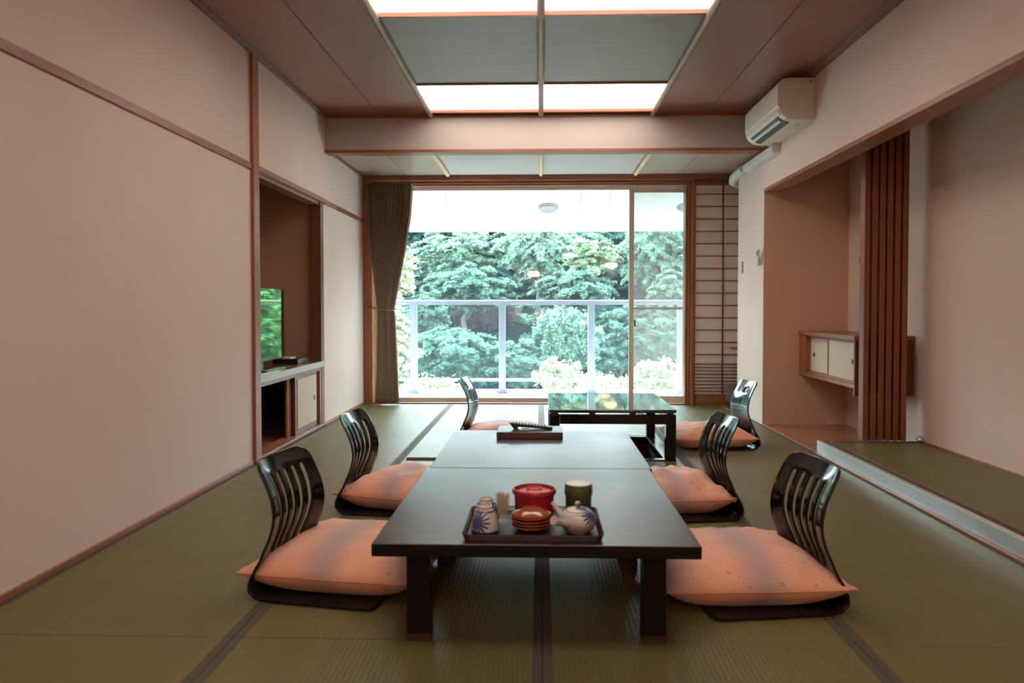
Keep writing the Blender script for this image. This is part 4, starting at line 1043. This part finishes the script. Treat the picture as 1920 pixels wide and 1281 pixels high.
def tree(kind, label, x, y, z, rx, rz_, n_pads=46, per=260, leaf=0.055, style='layer', seed=0, cat='tree', name='maple_tree', grp=None):
    r = np.random.default_rng(seed+100)
    zg = hz(x, y) if y > 11 else -4.2
    zg = min(zg, z-rz_*0.8)
    t = thing(name, label, cat, (x, y, zg), 0, grp); zc = z-zg
    P, Nn = [], []; tips = []
    n_pads = int(n_pads*2.2); per = int(per*0.62)
    for k in range(n_pads):
        d = r.normal(size=3); d[1] -= 0.35; d /= np.linalg.norm(d); rad = r.uniform(0.30, 1.12)**0.6
        c = np.array([d[0]*rx*rad, d[1]*rx*0.8*rad, zc+d[2]*rz_*rad])
        tips.append(c)
        az = math.atan2(d[1], d[0])+r.normal(0, 0.7)
        ln = rx*r.uniform(0.22, 0.50); wd = ln*r.uniform(0.30, 0.55)
        m = per; q = r.uniform(0, 1, m)**0.8            # along the spray, base to tip
        # several side twigs make a feathered outline
        tw = r.integers(0, 7, m); side = (tw % 2)*2-1
        off = side*np.abs(r.normal(0.45, 0.33, m))*(1-q*0.75)*wd
        a_, b_ = (q-0.5)*ln+np.abs(off)*0.35, off
        lx, ly = a_*math.cos(az)-b_*math.sin(az), a_*math.sin(az)+b_*math.cos(az)
        if style == 'layer':
            lz = r.normal(0, ln*0.045, m)-0.30*ln*(q**1.8)-0.12*np.abs(off)+r.normal(0, .012, m)
            nn = np.stack([r.normal(0, .45, m)+math.cos(az)*0.35, r.normal(0, .45, m)+math.sin(az)*0.35-0.25, np.ones(m)], 1)
        elif style == 'hang':
            lz = r.normal(0, ln*0.05, m)-0.85*ln*(q**1.4)-0.25*np.abs(off)
            nn = np.stack([r.normal(0, .6, m), r.normal(0, .6, m)-0.6, np.full(m, 0.7)], 1)
        else:
            lz = r.normal(0, ln*0.22, m)
            nn = r.normal(size=(m, 3)); nn[:, 2] = np.abs(nn[:, 2])+0.3
        P.append(np.stack([c[0]+lx, c[1]+ly, c[2]+lz], 1)); Nn.append(nn)
    P = np.concatenate(P); Nn = np.concatenate(Nn); Nn /= np.linalg.norm(Nn, axis=1, keepdims=True)
    leaf_mesh('crown', P, Nn, leaf, LEAF[kind], t, r)
    tb = MB(); top = zc+rz_*0.4
    bend = [r.normal(0, rx*0.08) for _ in range(4)]
    tb.tube([(0, 0, -0.1), (bend[0], bend[1], top*0.35), (bend[2], bend[3], top*0.7), (0, 0, top)], [rx*0.055+.02, rx*0.045+.015, rx*0.03+.01, 0.01], 8)
    for k in range(min(12, n_pads)):
        c = tips[k]; z0 = min(max(0.2, c[2]-rz_*0.5), top*0.95)
        tb.tube([(0, 0, z0), (c[0]*0.5, c[1]*0.5, (z0+c[2])/2+0.05), tuple(c)], [rx*0.02+.006, rx*0.014+.004, 0.004], 5)
    tb.build('trunk', m_bark, t)
def at(px, py, Y): return ((px-1014)/1420*Y, Y, 0.984-(py-577)/1420*Y)
def T(kind, label, px, py, Y, rpx, rpy, **kw):
    x, y, z = at(px, py, Y); tree(kind, label, x, y, z, rpx/1420*Y, rpy/1420*Y, **kw)
G1 = 'trees on the hillside outside'
T('light', 'pale green layered maple below the soffit, beside the curtain', 868, 470, 21, 85, 50, seed=1, n_pads=60, grp=G1)
T('light', 'pale tree with hanging foliage in the middle of the window', 1010, 450, 20, 75, 45, seed=2, style='hang', n_pads=55, per=300, leaf=0.05, grp=G1)
T('yellow', 'yellow-green maple between the window stile and the hanging tree', 1105, 480, 19, 55, 40, seed=3, n_pads=40, grp=G1)
T('teal', 'blue-green maple under the yellow-green one, above the railing', 1085, 545, 18.5, 75, 38, seed=4, n_pads=55, grp=G1)
T('teal', 'blue-green maple above the railing, below the pale layered one', 875, 540, 19, 80, 42, seed=5, n_pads=60, grp=G1)
T('teal', 'broad layered maple filling the first railing bay', 850, 665, 15.5, 95, 52, seed=6, n_pads=85, per=300, leaf=0.05, grp=G1)
T('light', 'round ivy-clad tree behind the second railing bay', 1062, 640, 15.5, 60, 55, seed=7, style='bush', n_pads=70, per=300, leaf=0.04, name='leafy_tree', grp=G1)
T('teal', 'blue-green maple low behind the second railing post', 970, 680, 15, 60, 45, seed=8, n_pads=55, grp=G1)
T('teal', 'loose blue-green tree behind the window stile, below the rail', 1165, 650, 17, 55, 75, seed=9, n_pads=60, style='layer', grp=G1)
T('light', 'pale feathery tree high behind the insect screen', 1235, 470, 20, 75, 50, seed=10, style='hang', n_pads=60, per=280, grp=G1)
T('light', 'pale rounded tree at rail height behind the insect screen', 1262, 550, 18, 45, 42, seed=11, n_pads=45, grp=G1)
T('teal', 'blue-green tree low behind the insect screen', 1240, 645, 17, 60, 60, seed=12, n_pads=60, grp=G1)
T('red', 'reddish-leaved bush above the broad layered maple', 885, 592, 21, 75, 34, seed=13, style='bush', n_pads=60, leaf=0.045, name='red_bush', cat='bush', grp=G1)
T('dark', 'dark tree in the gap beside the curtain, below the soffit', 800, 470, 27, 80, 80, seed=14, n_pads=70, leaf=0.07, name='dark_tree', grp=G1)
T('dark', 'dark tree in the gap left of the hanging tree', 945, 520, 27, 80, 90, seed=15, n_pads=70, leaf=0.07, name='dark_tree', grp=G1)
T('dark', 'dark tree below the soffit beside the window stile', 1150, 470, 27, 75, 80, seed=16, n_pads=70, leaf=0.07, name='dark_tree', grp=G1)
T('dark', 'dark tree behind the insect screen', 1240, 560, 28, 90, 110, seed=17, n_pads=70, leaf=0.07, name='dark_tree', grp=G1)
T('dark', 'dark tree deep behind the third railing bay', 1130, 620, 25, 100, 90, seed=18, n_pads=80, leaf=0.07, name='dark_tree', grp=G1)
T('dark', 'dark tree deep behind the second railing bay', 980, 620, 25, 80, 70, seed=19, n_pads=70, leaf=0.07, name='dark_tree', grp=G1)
T('teal', 'blue-green maple beside the sunlit one, at rail height', 800, 585, 16.5, 45, 38, seed=20, n_pads=40, grp=G1)
T('cream', 'sunlit yellow-white maple beside the curtain above the rail', 735, 505, 12.8, 42, 75, seed=21, n_pads=60, leaf=0.04, grp=G1)  # pale leaf colour carries the sunlight on this maple
T('cream', 'sunlit yellow-white maple beside the curtain below the rail', 738, 650, 12.5, 46, 70, seed=22, n_pads=60, leaf=0.04, grp=G1)  # sun on the lower maple is likewise put into its leaf colour
T('cream', 'cream flowering shrub behind the second railing bay bottom', 1045, 708, 12.2, 42, 32, seed=23, style='bush', n_pads=40, leaf=0.035, name='flowering_shrub', cat='shrub', grp=G1)
T('cream', 'cream flowering shrub behind the low rail near the stile', 1130, 728, 12.0, 50, 18, seed=24, style='bush', n_pads=40, leaf=0.035, name='flowering_shrub', cat='shrub', grp=G1)
T('cream', 'cream flowering shrub behind the insect screen', 1232, 712, 12.0, 44, 36, seed=25, style='bush', n_pads=50, leaf=0.035, name='flowering_shrub', cat='shrub', grp=G1)
T('cream', 'low cream shrub at the foot of the first railing bay', 800, 732, 12.2, 60, 14, seed=26, style='bush', n_pads=30, leaf=0.035, name='flowering_shrub', cat='shrub', grp=G1)
k_ = 0
for (px, py, Y, rp) in ((560, 480, 24, 130), (640, 600, 19, 110), (430, 560, 24, 150), (1400, 480, 24, 120), (1380, 620, 19, 100), (1540, 540, 25, 150), (700, 400, 30, 130), (900, 380, 31, 130), (1080, 380, 31, 130), (1290, 380, 31, 130)):
    lab = ['hillside tree hidden beyond the curtain, high', 'hillside tree hidden beyond the curtain, low', 'hillside tree hidden beyond the cream wall', 'hillside tree hidden beyond the paper screen, high', 'hillside tree hidden beyond the paper screen, low', 'hillside tree hidden beyond the pale column', 'upper hillside tree behind the curtain top', 'upper hillside tree hidden above the pale layered maple', 'upper hillside tree hidden above the hanging tree', 'upper hillside tree hidden above the insect screen'][k_]
    T('teal' if k_ % 2 else 'dark', lab, px, py, Y, rp, rp*0.75, seed=40+k_, n_pads=50, per=180, leaf=0.09, name='hillside_tree', grp=G1); k_ += 1

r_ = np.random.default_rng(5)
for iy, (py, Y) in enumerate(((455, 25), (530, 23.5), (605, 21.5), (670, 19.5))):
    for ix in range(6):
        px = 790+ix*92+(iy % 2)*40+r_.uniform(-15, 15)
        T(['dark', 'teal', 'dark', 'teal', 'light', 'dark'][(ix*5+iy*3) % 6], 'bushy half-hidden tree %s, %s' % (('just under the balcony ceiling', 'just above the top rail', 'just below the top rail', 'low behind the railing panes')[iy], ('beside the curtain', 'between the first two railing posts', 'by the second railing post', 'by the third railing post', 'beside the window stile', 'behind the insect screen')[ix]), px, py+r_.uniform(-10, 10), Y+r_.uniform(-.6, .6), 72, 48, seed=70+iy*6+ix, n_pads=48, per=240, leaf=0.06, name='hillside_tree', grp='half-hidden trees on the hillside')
